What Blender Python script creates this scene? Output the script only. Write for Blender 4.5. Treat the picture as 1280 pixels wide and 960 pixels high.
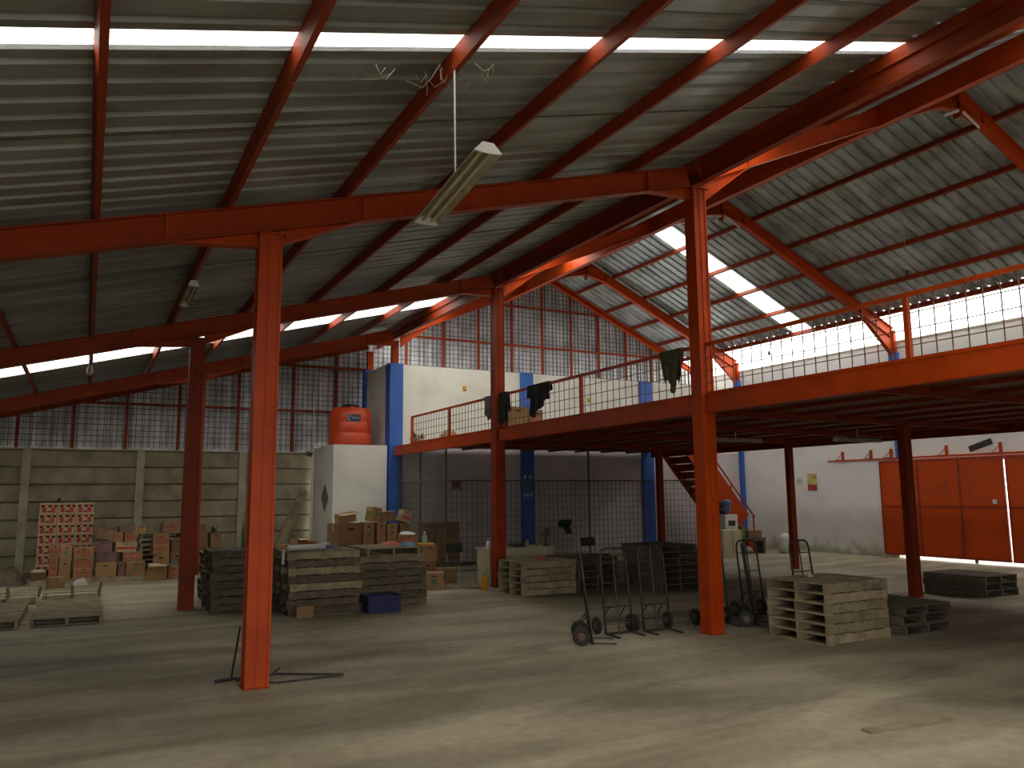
import bpy, math, random
from mathutils import Vector, Matrix, Euler
random.seed(7)
S = bpy.context.scene
for o in list(bpy.data.objects): bpy.data.objects.remove(o)
COL = S.collection

# ---------------------------------------------------------------- camera
YAW, PITCH, ROLL, FPX = 0.4888, 0.1374, -0.0089, 993.84
fwd = Vector((math.sin(YAW)*math.cos(PITCH), math.cos(YAW)*math.cos(PITCH), math.sin(PITCH)))
rt = Vector((math.cos(YAW), -math.sin(YAW), 0)); up = rt.cross(fwd)
r2 = rt*math.cos(ROLL) + up*math.sin(ROLL); u2 = -rt*math.sin(ROLL) + up*math.cos(ROLL)
cd = bpy.data.cameras.new('camera'); cam = bpy.data.objects.new('camera', cd); COL.objects.link(cam)
cam.matrix_world = Matrix(((r2.x, u2.x, -fwd.x, 0), (r2.y, u2.y, -fwd.y, 0), (r2.z, u2.z, -fwd.z, 1.75), (0, 0, 0, 1)))
cd.sensor_width = 36; cd.lens = FPX/1280*36; cd.clip_start = .05; cd.clip_end = 300
S.camera = cam
# ---------------------------------------------------------------- sky, light, exposure
W = bpy.data.worlds.new('overcast_sky'); S.world = W; W.use_nodes = True
W.node_tree.nodes['Background'].inputs[0].default_value = (1.0, .99, .955, 1)
W.node_tree.nodes['Background'].inputs[1].default_value = 1.0
S.view_settings.view_transform = 'Standard'; S.view_settings.look = 'None'
S.view_settings.gamma = 1; S.view_settings.use_curve_mapping = False
S.view_settings.exposure = 2.65
S.cycles.use_denoising = True
S.cycles.max_bounces = 8; S.cycles.diffuse_bounces = 5; S.cycles.glossy_bounces = 3
S.cycles.transparent_max_bounces = 8; S.cycles.transmission_bounces = 4
S.cycles.sample_clamp_indirect = 4; S.cycles.caustics_reflective = False; S.cycles.caustics_refractive = False
def portal(name, c, sx, sy, rot):
    l = bpy.data.lights.new(name, 'AREA'); l.shape = 'RECTANGLE'; l.size = sx; l.size_y = sy
    l.cycles.is_portal = True
    o = bpy.data.objects.new(name, l); o.location = c; o.rotation_euler = rot; COL.objects.link(o)

# ---------------------------------------------------------------- dimensions (metres)
Y1, BAY = 7.91, 5.89; Y0 = Y1-BAY; Ym = Y0-BAY; Y2 = Y1+BAY; Y3 = Y1+2*BAY; Y4 = 21.9
XA, XB, XR, XW, XL = 1.476, 7.02, 13.05, 19.03, -4.1
SL = .2633                                   # slope of the left aisle roof
def zA(x): return 4.64 + SL*(x-1.476)        # underside of left aisle purlins
def zL(x): return 6.14 + .433*(x-XB)         # left slope of the main roof
def zR(x): return 8.75 - .452*(x-XR)         # right slope
PORT_TILT_A = -math.atan(SL)
for (ya, yb) in ((.6, 2.7), (4.68, 4.92), (16.35, 17.4)):
    portal('sky_portal', (1.6, (ya+yb)/2, zA(1.6)+.3), 11.6, yb-ya, (0, PORT_TILT_A, 0))
    portal('sky_portal', (10.1, (ya+yb)/2, zL(10.1)+.3), 6.6, yb-ya, (0, -math.atan(.433), 0))
for (ya, yb) in ((.6, 1.6), (3.9, 4.7), (15.92, 16.66)):
    portal('sky_portal', (15.8, (ya+yb)/2, zR(15.8)+.3), 5.6, yb-ya, (0, math.atan(.452), 0))
portal('sky_portal', (7.72, 9.0, zL(7.72)+.3), 1.15, 26, (0, -math.atan(.433), 0))
portal('sky_portal', (18.95, 9.0, zR(18.95)+.3), 1.2, 26, (0, math.atan(.452), 0))
portal('gate_portal', (1.0, -4.2, 1.6), 5.2, 3.2, (math.pi/2, 0, 0))
portal('gate_portal', (19.6, 11, 1.2), 8, 2.4, (math.pi/2, 0, math.pi/2))

# ---------------------------------------------------------------- materials
def mat(name, col, col2=None, rough=.7, metal=0, scale=4, coord='Object', bump=0, rnd=0, stretch=None, detail=5, lo=.35, hi=.65, spec=.5):
    m = bpy.data.materials.new(name); m.use_nodes = True; nt = m.node_tree; N = nt.nodes; Lk = nt.links
    b = N['Principled BSDF']; b.inputs['Roughness'].default_value = rough; b.inputs['Metallic'].default_value = metal
    b.inputs['Specular IOR Level'].default_value = spec
    tc = N.new('ShaderNodeTexCoord'); out = tc.outputs[coord]
    if rnd:
        oi = N.new('ShaderNodeObjectInfo'); ad = N.new('ShaderNodeVectorMath'); ad.operation = 'ADD'
        mu = N.new('ShaderNodeMath'); mu.operation = 'MULTIPLY'; mu.inputs[1].default_value = 50
        Lk.new(oi.outputs['Random'], mu.inputs[0]); Lk.new(mu.outputs[0], ad.inputs[1]); Lk.new(out, ad.inputs[0]); out = ad.outputs[0]
    if stretch:
        mp = N.new('ShaderNodeMapping'); mp.inputs['Scale'].default_value = stretch; Lk.new(out, mp.inputs[0]); out = mp.outputs[0]
    n = N.new('ShaderNodeTexNoise'); n.inputs['Scale'].default_value = scale; n.inputs['Detail'].default_value = detail
    Lk.new(out, n.inputs['Vector'])
    r = N.new('ShaderNodeValToRGB'); r.color_ramp.elements[0].position = lo; r.color_ramp.elements[1].position = hi
    c2 = col2 or tuple(c*.7 for c in col)
    r.color_ramp.elements[0].color = (*c2, 1); r.color_ramp.elements[1].color = (*col, 1)
    Lk.new(n.outputs['Fac'], r.inputs[0]); res = r.outputs[0]
    if rnd:
        hs = N.new('ShaderNodeHueSaturation'); mr = N.new('ShaderNodeMapRange'); mr.inputs[3].default_value = 1-rnd; mr.inputs[4].default_value = 1+rnd
        Lk.new(oi.outputs['Random'], mr.inputs[0]); Lk.new(mr.outputs[0], hs.inputs['Value']); Lk.new(res, hs.inputs['Color']); res = hs.outputs[0]
    Lk.new(res, b.inputs['Base Color'])
    if bump:
        bp = N.new('ShaderNodeBump'); bp.inputs['Strength'].default_value = bump; bp.inputs['Distance'].default_value = .02
        Lk.new(n.outputs['Fac'], bp.inputs['Height']); Lk.new(bp.outputs[0], b.inputs['Normal'])
    return m
M = {}
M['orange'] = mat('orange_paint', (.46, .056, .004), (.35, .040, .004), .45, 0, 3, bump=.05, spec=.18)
M['dkorange'] = mat('shaded_orange_paint', (.27, .035, .006), (.20, .027, .006), .55, 0, 3, spec=.2)  # the orange paint darkened: shade on unlit steel put into the colour
M['rafter'] = mat('dimmed_orange_paint', (.33, .042, .005), (.25, .030, .004), .5, 0, 3, spec=.2)  # the orange taken down part-way, dimmer light on the steel set in colour
M['gateframe'] = mat('gate_frame_paint', (.30, .04, .012), (.22, .03, .012), .5, 0, 3)
M['redgate'] = mat('gate_paint', (.54, .068, .008), (.40, .06, .014), .55, 0, 2.2, spec=.2, rnd=.06, lo=.3, hi=.5)
M['galv'] = mat('galvanised_sheet', (.31, .335, .33), (.16, .17, .155), .42, .25, 1.6, rnd=.12, stretch=(.5, 1.6, 1), lo=.35, hi=.68)
M['galv2'] = mat('cool_galvanised_sheet', (.42, .47, .49), (.22, .25, .245), .40, .25, 1.6, rnd=.12, stretch=(1, 1.6, 1), lo=.35, hi=.62)  # lighter and bluer than the other roof sheet
M['galvg'] = mat('gable_sheet', (.80, .82, .85), (.50, .52, .54), .45, .1, 2.0, rnd=.05)
M['white'] = mat('white_wall', (.74, .72, .66), (.62, .60, .54), .85, 0, 1.3, lo=.3, hi=.5)
M['rwhite'] = mat('right_wall_white', (.80, .795, .785), (.72, .715, .70), .85, 0, 1.1, lo=.3, hi=.5)
M['blue'] = mat('blue_paint', (.035, .13, .48), (.03, .10, .38), .6, 0, 2)
M['precast'] = mat('precast_concrete', (.36, .315, .215), (.19, .165, .11), .9, 0, 2.2, rnd=.10, bump=.3, lo=.3, hi=.65)
M['pilaster'] = mat('precast_post', (.46, .42, .31), (.32, .29, .21), .9, 0, 3, bump=.2)
M['wood'] = mat('weathered_wood', (.34, .27, .165), (.19, .15, .09), .85, 0, 5, rnd=.22, bump=.15)
M['wood2'] = mat('dark_wood', (.15, .115, .075), (.07, .055, .04), .88, 0, 6, rnd=.2, stretch=(1, 5, 5), bump=.2)
M['card'] = mat('cardboard', (.34, .195, .085), (.25, .145, .065), .85, 0, 3, rnd=.18)
M['card2'] = mat('brown_cardboard', (.26, .15, .085), (.19, .11, .06), .85, 0, 3, rnd=.15)
M['cream'] = mat('cream_cardboard', (.46, .33, .18), (.36, .25, .14), .8, 0, 4, rnd=.1)
M['redp'] = mat('red_print', (.42, .04, .03), (.30, .03, .03), .7)
M['greenp'] = mat('green_print', (.12, .22, .04), (.07, .14, .03), .7)
M['purp'] = mat('purple_brown_print', (.20, .11, .10), (.14, .08, .07), .8)
M['yell'] = mat('yellow_plastic', (.70, .38, .03), (.6, .3, .02), .5)
M['tape'] = mat('packing_tape', (.5, .36, .2), None, .4)
M['black'] = mat('black_iron', (.045, .036, .030), (.02, .017, .015), .5, .2, 8)
M['rubber'] = mat('black_rubber', (.03, .028, .026), (.02, .02, .02), .8)
M['hole'] = mat('dark_slot', (.012, .01, .008), None, .9)
M['wire'] = mat('mesh_wire', (.05, .042, .04), (.03, .025, .025), .6)
M['redwire'] = mat('railing_wire', (.22, .09, .07), (.15, .06, .05), .6)
M['fence'] = mat('fence_steel', (.12, .105, .07), (.07, .06, .04), .6)
M['tank'] = mat('orange_tank_plastic', (.66, .070, .014), (.50, .062, .02), .42, 0, 3, lo=.3, hi=.6)
M['tanklabel'] = mat('dark_blue_label', (.03, .05, .12), None, .5)
M['plainwhite'] = mat('white_plastic', (.7, .7, .68), (.6, .6, .58), .5)
M['bcloth'] = mat('black_cloth', (.015, .015, .022), (.008, .008, .012), .95, bump=.3)
M['gcloth'] = mat('olive_cloth', (.09, .09, .045), (.045, .045, .02), .95, 0, 14, bump=.3)
M['dgreen'] = mat('dark_green_cloth', (.02, .035, .025), (.012, .02, .015), .95, 0, 10)
M['grycloth'] = mat('grey_check_cloth', (.16, .16, .18), (.08, .08, .10), .95, 0, 40)
M['pink'] = mat('pink_plastic', (.62, .16, .11), (.5, .11, .08), .7)
M['leaf'] = mat('leaf_green', (.06, .16, .03), (.03, .08, .02), .7)
M['navy'] = mat('navy_plastic', (.010, .014, .10), (.008, .010, .07), .55)
M['sky'] = mat('light_blue_plastic', (.2, .4, .65), None, .5)
M['teal'] = mat('pale_green_plastic', (.35, .55, .48), None, .5)
M['beige'] = mat('beige_laminate', (.50, .46, .32), (.42, .38, .26), .6, 0, 3)
M['zinc'] = mat('old_white_enamel', (.40, .37, .26), (.24, .22, .14), .45, 0, 7)
M['lilac'] = mat('lower_wall_shade_tone', (.50, .455, .47), (.42, .38, .39), .85, 0, 1.3, lo=.3, hi=.5)  # lilac-grey tint, with the shade under the mezzanine darkened into it
M['dusty'] = mat('dusty_film', (.42, .40, .36), (.32, .30, .27), .7)
M['paper'] = mat('paper_white', (.72, .72, .7), None, .8)
M['steel'] = mat('bare_steel', (.24, .23, .21), None, .4, .5)
M['web'] = mat('cobweb_threads', (.5, .45, .36), None, .9)
M['soil'] = mat('outside_ground', (.45, .44, .42), (.38, .37, .35), .9, 0, .5)
M['waterb'] = mat('blue_bottle', (.08, .16, .28), None, .3)
# concrete floor
m = mat('concrete_floor', (.40, .35, .245), (.28, .24, .160), .72, 0, .55, bump=0, detail=8, lo=.36, hi=.62)
nt = m.node_tree; N = nt.nodes; Lk = nt.links; b = N['Principled BSDF']
base = [l for l in nt.links if l.to_socket == b.inputs['Base Color']][0].from_socket
n2 = N.new('ShaderNodeTexNoise'); n2.inputs['Scale'].default_value = 9; n2.inputs['Detail'].default_value = 8
mp = N.new('ShaderNodeMapping'); mp.inputs['Scale'].default_value = (.35, 1.3, 1); mp.inputs['Rotation'].default_value = (0, 0, -.35)
n3 = N.new('ShaderNodeTexNoise'); n3.inputs['Scale'].default_value = 1.1; n3.inputs['Detail'].default_value = 7; n3.inputs['Distortion'].default_value = .6
tc = [n for n in N if n.type == 'TEX_COORD'][0]
Lk.new(tc.outputs['Object'], n2.inputs['Vector']); Lk.new(tc.outputs['Object'], mp.inputs[0]); Lk.new(mp.outputs[0], n3.inputs['Vector'])
r3 = N.new('ShaderNodeValToRGB'); r3.color_ramp.elements[0].position = .38; r3.color_ramp.elements[1].position = .6
r3.color_ramp.elements[0].color = (.62, .6, .57, 1); r3.color_ramp.elements[1].color = (1.08, 1.08, 1.08, 1)
Lk.new(n3.outputs['Fac'], r3.inputs[0])
r2_ = N.new('ShaderNodeValToRGB'); r2_.color_ramp.elements[0].position = .3; r2_.color_ramp.elements[1].position = .7
r2_.color_ramp.elements[0].color = (.86, .86, .86, 1); r2_.color_ramp.elements[1].color = (1.1, 1.1, 1.1, 1); Lk.new(n2.outputs['Fac'], r2_.inputs[0])
mx = N.new('ShaderNodeMix'); mx.data_type = 'RGBA'; mx.blend_type = 'MULTIPLY'; mx.inputs[0].default_value = 1
mx2 = N.new('ShaderNodeMix'); mx2.data_type = 'RGBA'; mx2.blend_type = 'MULTIPLY'; mx2.inputs[0].default_value = 1
Lk.new(base, mx.inputs[6]); Lk.new(r3.outputs[0], mx.inputs[7]); Lk.new(mx.outputs[2], mx2.inputs[6]); Lk.new(r2_.outputs[0], mx2.inputs[7])
Lk.new(mx2.outputs[2], b.inputs['Base Color'])
bp = N.new('ShaderNodeBump'); bp.inputs['Strength'].default_value = .15; bp.inputs['Distance'].default_value = .01; Lk.new(n2.outputs['Fac'], bp.inputs['Height']); Lk.new(bp.outputs[0], b.inputs['Normal'])
M['floor'] = m
# grime at the foot of painted walls (real splash dirt)
def foot_dirt(m, h=.55, col=(.30, .29, .20)):
    nt = m.node_tree; N = nt.nodes; Lk = nt.links; b = N['Principled BSDF']
    base = [l for l in nt.links if l.to_socket == b.inputs['Base Color']][0].from_socket
    g = N.new('ShaderNodeNewGeometry'); sp = N.new('ShaderNodeSeparateXYZ'); Lk.new(g.outputs['Position'], sp.inputs[0])
    n = N.new('ShaderNodeTexNoise'); n.inputs['Scale'].default_value = 3; n.inputs['Detail'].default_value = 6; Lk.new(g.outputs['Position'], n.inputs['Vector'])
    a = N.new('ShaderNodeMath'); a.operation = 'MULTIPLY_ADD'; a.inputs[1].default_value = -1.1; Lk.new(n.outputs['Fac'], a.inputs[0]); a.inputs[2].default_value = h
    s = N.new('ShaderNodeMath'); s.operation = 'SUBTRACT'; Lk.new(sp.outputs[2], s.inputs[0]); Lk.new(a.outputs[0], s.inputs[1])
    r = N.new('ShaderNodeMapRange'); r.inputs[1].default_value = 0; r.inputs[2].default_value = .35; r.inputs[3].default_value = .75; r.inputs[4].default_value = 0
    Lk.new(s.outputs[0], r.inputs[0]); mx = N.new('ShaderNodeMix'); mx.data_type = 'RGBA'; mx.inputs[7].default_value = (*col, 1)
    Lk.new(r.outputs[0], mx.inputs[0]); Lk.new(base, mx.inputs[6]); Lk.new(mx.outputs[2], b.inputs['Base Color'])
foot_dirt(M['rwhite'])
# translucent fibreglass sheet: sky shows through, slightly diffused
m = bpy.data.materials.new('fibreglass_sheet'); m.use_nodes = True; nt = m.node_tree; N = nt.nodes; Lk = nt.links
N.remove(N['Principled BSDF']); tr = N.new('ShaderNodeBsdfTransparent'); tl = N.new('ShaderNodeBsdfTranslucent'); ms = N.new('ShaderNodeMixShader')
tc = N.new('ShaderNodeTexCoord'); nn = N.new('ShaderNodeTexNoise'); nn.inputs['Scale'].default_value = 1.2; Lk.new(tc.outputs['Object'], nn.inputs['Vector'])
cr = N.new('ShaderNodeValToRGB'); cr.color_ramp.elements[0].color = (.72, .71, .66, 1); cr.color_ramp.elements[1].color = (.92, .93, .93, 1); cr.color_ramp.elements[0].position = .3
Lk.new(nn.outputs['Fac'], cr.inputs[0]); Lk.new(cr.outputs[0], tr.inputs[0]); Lk.new(cr.outputs[0], tl.inputs[0])
ms.inputs[0].default_value = .35; Lk.new(tr.outputs[0], ms.inputs[1]); Lk.new(tl.outputs[0], ms.inputs[2]); Lk.new(ms.outputs[0], N['Material Output'].inputs[0])
M['glass'] = m

# ---------------------------------------------------------------- mesh helpers
class MB:
    def __init__(s): s.v = []; s.f = []; s.m = []
    def add(s, vs, fs, mi=0):
        k = len(s.v); s.v += [tuple(v) for v in vs]; s.f += [tuple(i+k for i in f) for f in fs]; s.m += [mi]*len(fs); return s
    def box(s, c, d, rot=None, mi=0):
        hx, hy, hz = d[0]/2, d[1]/2, d[2]/2
        vs = [Vector((x*hx, y*hy, z*hz)) for x in (-1, 1) for y in (-1, 1) for z in (-1, 1)]
        if rot: R = Euler(rot).to_matrix(); vs = [R@v for v in vs]
        c = Vector(c)
        return s.add([v+c for v in vs], [(0, 1, 3, 2), (4, 6, 7, 5), (0, 4, 5, 1), (2, 3, 7, 6), (0, 2, 6, 4), (1, 5, 7, 3)], mi)
    def bb(s, x0, x1, y0, y1, z0, z1, mi=0): return s.box(((x0+x1)/2, (y0+y1)/2, (z0+z1)/2), (x1-x0, y1-y0, z1-z0), None, mi)
    def frame(s, a, b_, upv):
        a, b_ = Vector(a), Vector(b_); d = (b_-a).normalized(); u = Vector(upv)
        if abs(d.dot(u)) > .98: u = Vector((0, 1, 0)) if abs(d.y) < .9 else Vector((1, 0, 0))
        w = d.cross(u).normalized(); return a, b_, w, w.cross(d).normalized()
    def prism(s, a, b_, prof, upv=(0, 0, 1), mi=0):
        a, b_, w, u = s.frame(a, b_, upv); n = len(prof)
        vs = [p+w*x+u*y for p in (a, b_) for x, y in prof]
        fs = [(i, (i+1) % n, n+(i+1) % n, n+i) for i in range(n)]+[tuple(range(n))[::-1], tuple(range(n, 2*n))]
        return s.add(vs, fs, mi)
    def bar(s, a, b_, w, h=None, upv=(0, 0, 1), mi=0):
        h = h or w; return s.prism(a, b_, [(-w/2, -h/2), (w/2, -h/2), (w/2, h/2), (-w/2, h/2)], upv, mi)
    def ibeam(s, a, b_, w, h, upv=(0, 0, 1), t=.012, mi=0):
        for k in (-1, 1): s.prism(a, b_, [(-w/2, k*h/2-t/2), (w/2, k*h/2-t/2), (w/2, k*h/2+t/2), (-w/2, k*h/2+t/2)], upv, mi)
        return s.prism(a, b_, [(-t/2, -h/2), (t/2, -h/2), (t/2, h/2), (-t/2, h/2)], upv, mi)
    def cchan(s, a, b_, w, h, upv=(0, 0, 1), t=.006):
        s.prism(a, b_, [(-w/2, -h/2), (-w/2+t, -h/2), (-w/2+t, h/2), (-w/2, h/2)], upv)
        for k in (-1, 1): s.prism(a, b_, [(-w/2, k*h/2-t/2), (w/2, k*h/2-t/2), (w/2, k*h/2+t/2), (-w/2, k*h/2+t/2)], upv)
        return s
    def tube(s, pts, r, n=6, mi=0):
        pts = [Vector(p) for p in pts]; rings = []; pu = None
        for i, p in enumerate(pts):
            d = ((pts[i+1]-p) if i < len(pts)-1 else (p-pts[i-1])).normalized()
            if 0 < i < len(pts)-1: d = ((pts[i+1]-p).normalized()+(p-pts[i-1]).normalized()).normalized()
            u = pu if pu else (Vector((0, 0, 1)) if abs(d.z) < .9 else Vector((1, 0, 0)))
            w = d.cross(u).normalized(); u = w.cross(d).normalized(); pu = u
            rr = r[i] if isinstance(r, (list, tuple)) else r
            rings.append([p+(w*math.cos(2*math.pi*k/n)+u*math.sin(2*math.pi*k/n))*rr for k in range(n)])
        vs = [v for R in rings for v in R]
        fs = [(i*n+k, i*n+(k+1) % n, (i+1)*n+(k+1) % n, (i+1)*n+k) for i in range(len(pts)-1) for k in range(n)]
        fs += [tuple(range(n))[::-1], tuple((len(pts)-1)*n+k for k in range(n))]
        return s.add(vs, fs, mi)
    def lathe(s, c, prof, n=24, axis='z', mi=0):
        vs = []
        for r, z in prof:
            for k in range(n):
                a = 2*math.pi*k/n; x, y = r*math.cos(a), r*math.sin(a)
                vs.append(Vector(c)+(Vector((x, y, z)) if axis == 'z' else Vector((x, z, y)) if axis == 'y' else Vector((z, x, y))))
        fs = [(i*n+k, i*n+(k+1) % n, (i+1)*n+(k+1) % n, (i+1)*n+k) for i in range(len(prof)-1) for k in range(n)]
        fs += [tuple(range(n))[::-1], tuple((len(prof)-1)*n+k for k in range(n))]
        return s.add(vs, fs, mi)
    def build(s, name, mats, parent=None, smooth=False, loc=None):
        off = Vector(loc) if loc else (parent.location if (parent and parent.get('_w')) else Vector((0, 0, 0)))
        me = bpy.data.meshes.new(name); me.from_pydata([tuple(Vector(v)-off) for v in s.v], [], s.f)
        if not isinstance(mats, (list, tuple)): mats = [mats]
        for q in mats: me.materials.append(q)
        for p, mi in zip(me.polygons, s.m): p.material_index = mi; p.use_smooth = smooth
        me.validate(); me.update()
        o = bpy.data.objects.new(name, me); COL.objects.link(o)
        if loc: o.location = loc
        if parent: o.parent = parent
        return o
def tag(o, label=None, cat=None, group=None, kind=None):
    if label: o['label'] = label
    if cat: o['category'] = cat
    if group: o['group'] = group
    if kind: o['kind'] = kind
    return o
def thing(name, label, cat, loc=(0, 0, 0), group=None, rz=0, world=True):
    # world=True: parts are given in world coordinates and moved under the base point
    o = bpy.data.objects.new(name, None); COL.objects.link(o); o.location = loc; o.rotation_euler[2] = rz
    o.empty_display_size = .1
    if world: o['_w'] = 1
    return tag(o, label, cat, group)
def struct(name, loc=(0, 0, 0)):
    o = bpy.data.objects.new(name, None); COL.objects.link(o); o.location = loc; o['kind'] = 'structure'; o['_w'] = 1; return o
def copy_part(o, parent=None, loc=None):
    c = o.copy(); COL.objects.link(c)
    if parent: c.parent = parent
    if loc is not None: c.location = loc
    return c
def copy_tree(root, loc, rz=0, label=None, group=None):
    r = root.copy(); COL.objects.link(r); r.location = loc; r.rotation_euler = (0, 0, rz)
    if label: r['label'] = label
    if group: r['group'] = group
    for ch in list(root.children):
        c = copy_part(ch, r)
        for g in list(ch.children): copy_part(g, c)
    return r
ORD = ['topmost', 'second from the top', 'third from the top', 'fourth from the top', 'fifth from the top', 'sixth from the top', 'seventh from the top', 'eighth from the top', 'ninth from the top']

# ================================================================= SETTING
o = MB().bb(XL-.2, XW+.6, -6, Y4+.2, -.15, 0).build('floor', M['floor']); tag(o, kind='structure')
# outside yard, seen through gaps
o = MB().bb(-40, 60, -50, 60, -.35, -.16).build('ground', M['soil']); tag(o, kind='structure')
o = MB().bb(XW+.2, XW+14, -6, 24, -.15, -.01).build('yard', M['soil']); tag(o, kind='structure')

# back gable wall: precast panels below, mesh with sheet cladding above
wb = struct('wall_back')
for i, xp in enumerate((-3.7, -1.28, 1.15, 3.58)):
    MB().bb(xp-.09, xp+.09, Y4-.10, Y4+.12, 0, 2.93).build('pilaster', M['pilaster'], wb)
xs = [-4.1, -3.7, -1.28, 1.15, 3.58, 5.5]
for i in range(len(xs)-1):
    x0, x1 = xs[i]+.06, xs[i+1]-.06
    for k in range(7):
        z0 = k*.413; y = Y4 + random.uniform(-.012, .012)
        pm = MB(); pm.prism((x0, y+.03, z0+.2065), (x1, y+.03, z0+.2065), [(-.035, -.197), (-.035, .197), (.0, .197), (.035, .178), (.035, -.178), (.0, -.197)], (0, 0, 1))
        pm.build('concrete_panel', M['precast'], wb)
MB().bb(XL, 5.5, Y4-.04, Y4+.1, 2.891, 2.93).build('wall_cap', M['pilaster'], wb)
MB().bb(XL, 5.5, Y4+.07, Y4+.12, 0, 2.9).build('wall_backing', M['precast'], wb)
def roof_top(x): return zA(x)+.10 if x < XB else (min(zL(x), zR(x))+.10)
# corrugated cladding, vertical ribs, in sheets
def gable_sheets(x0, x1, zb):
    x = x0
    while x < x1-.05:
        xe = min(x+.96, x1); mb = MB(); n = max(2, 2*round((xe-x)/.24)); pts = []
        for i in range(n+1):
            xx = x+(xe-x)*i/n; pts.append((xx, Y4+.10+(.03 if i % 2 else 0)))
        vs = []
        for xx, yy in pts: vs += [(xx, yy, zb), (xx, yy, roof_top(xx)-.02)]
        mb.add(vs, [(2*i, 2*i+2, 2*i+3, 2*i+1) for i in range(n)]); mb.build('cladding_sheet', M['galvg'], wb); x = xe
gable_sheets(XL, XB, 2.932); gable_sheets(XB, XW, 4.6)
def grid_mesh(name, xa, xb_, zb, ztop, y, sp, parent, r=.006, rails=True, mat_=None):
    mb = MB(); n = int((xb_-xa)/sp)
    for i in range(n+1):
        x = xa+(xb_-xa)*i/n; zt = ztop(x)
        if zt-zb > .1:
            mb.bar((x, y, zb), (x, y, zt), r*2, r*2, (0, 1, 0))
            if i % 3 and zt-zb > .3: mb.bar((x+.045, y+.03, zb), (x+.045, y+.03, zt-.03), r*1.6, r*1.6, (0, 1, 0))
    z = zb+sp
    zmax = max(ztop(xa), ztop(xb_), ztop((xa+xb_)/2), ztop(min(max(XR, xa), xb_)))
    while z < zmax:
        a = xa; b_ = xb_
        while a < b_ and ztop(a) < z: a += .05
        while b_ > a and ztop(b_) < z: b_ -= .05
        if b_-a > .2: mb.bar((a, y, z), (b_, y, z), r*2, r*2)
        z += sp
    return mb.build(name, mat_ or M['wire'], parent)
gt = lambda x: roof_top(x)-.12
lp = [-3.7, -2.7, -1.52, -.37, .78, 1.98, 3.43, 4.87, 6.04]
grid_mesh('wire_mesh', XL, 6.95, 2.97, gt, Y4+.02, .14, wb, .0065)
grid_mesh('wire_mesh', XB+.1, XW-.1, 5.0, gt, Y4+.02, .14, wb, .0065)
for x in lp: MB().bar((x, Y4, 2.93), (x, Y4, gt(x)), .07, .05, (0, 1, 0)).build('gable_post', M['dkorange'], wb)
for x in (8.12, 9.3, 10.48, 11.66, 12.77, 13.87, 14.95, 16.06, 17.15, 18.2): MB().bar((x, Y4, 4.8), (x, Y4, gt(x)), .07, .05, (0, 1, 0)).build('gable_post', M['dkorange'], wb)
def rail(z, y=Y4-.03):
    a = XL
    while gt(a) < z+.05: a += .05
    b_ = XW
    while gt(b_) < z+.05: b_ -= .05
    MB().bar((a, y, z), (b_, y, z), .04, .06).build('gable_rail', M['dkorange'], wb)
for z in (4.06, 5.3, 6.42, 7.7): rail(z)

# white partition wall at the rear of the mezzanine with blue piers and its return
wp = struct('wall_partition')
MB().bb(XB+.1, XW-.01, Y3+.02, Y3+.18, 2.99, 5.17).build('painted_wall', M['white'], wp)
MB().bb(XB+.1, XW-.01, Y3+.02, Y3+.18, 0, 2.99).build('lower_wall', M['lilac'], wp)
MB().bb(6.86, 7.02, Y3+.18, Y4-.2, 0, 5.2).build('return_wall', M['white'], wp)
for xc, w in ((7.02, .36), (10.93, .40), (15.15, .42)):
    MB().bb(xc-w/2, xc+w/2, Y3-.06, Y3+.30, 0, 5.18).build('blue_pier', M['blue'], wp)
MB().bb(6.80, 7.12, Y4-.25, Y4-.05, 0, 5.28).build('blue_pier', M['blue'], wp)
# small painted marks on the pier, stickers on the wall
for (x, z) in ((10.83, 2.22), (10.99, 2.22), (10.83, 1.72), (10.92, 1.72), (11.02, 1.72)): MB().bb(x-.03, x+.03, Y3-.066, Y3-.06, z-.05, z+.05).build('painted_mark', M['paper'], wp)

# right-hand wall with gate opening
wr = struct('wall_right')
gy0, gy1, gh = 7.7, 14.1, 2.46
t = .16
for (a, b_, z0, z1) in ((-4, gy0, 0, 5.7), (gy1, Y4, 0, 5.7), (gy0, gy1, gh, 5.7)):
    MB().bb(XW, XW+t, a, b_, z0, z1).build('painted_wall', M['rwhite'], wr)
MB().bb(XW-.02, XW+t+.02, -4, Y4, 5.7, 5.74).build('wall_cap', M['beige'], wr)
for y in (Ym, Y0, Y1, Y2, Y3):
    if gy0 < y < gy1: MB().bb(XW-.12, XW, y-.12, y+.12, 2.62, 5.42).build('blue_pier', M['blue'], wr)
    else: MB().bb(XW-.12, XW, y-.12, y+.12, 0, 5.42).build('blue_pier', M['blue'], wr)
# left wall
wl = struct('wall_left')
MB().bb(XL-.15, XL, -4, Y4+.1, 0, 3.25).build('block_wall', M['precast'], wl)
# front wall with wide door openings behind the photographer
wf = struct('wall_front')
for (a, b_, z0, z1) in ((XL, -1.6, 0, 3.6), (3.6, XW, 0, 4.2), (-1.6, 3.6, 3.2, 3.6)):
    MB().bb(a, b_, -4.15, -4, z0, z1).build('block_wall', M['precast'], wf)
fs = MB(); fs.add([(XL, -4.1, 2.9), (XW, -4.1, 4), (XW, -4.1, zR(XW)), (XR, -4.1, zR(XR)), (XB, -4.1, zA(XB)), (XL, -4.1, zA(XL))], [(0, 1, 2, 3, 4, 5)])
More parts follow.
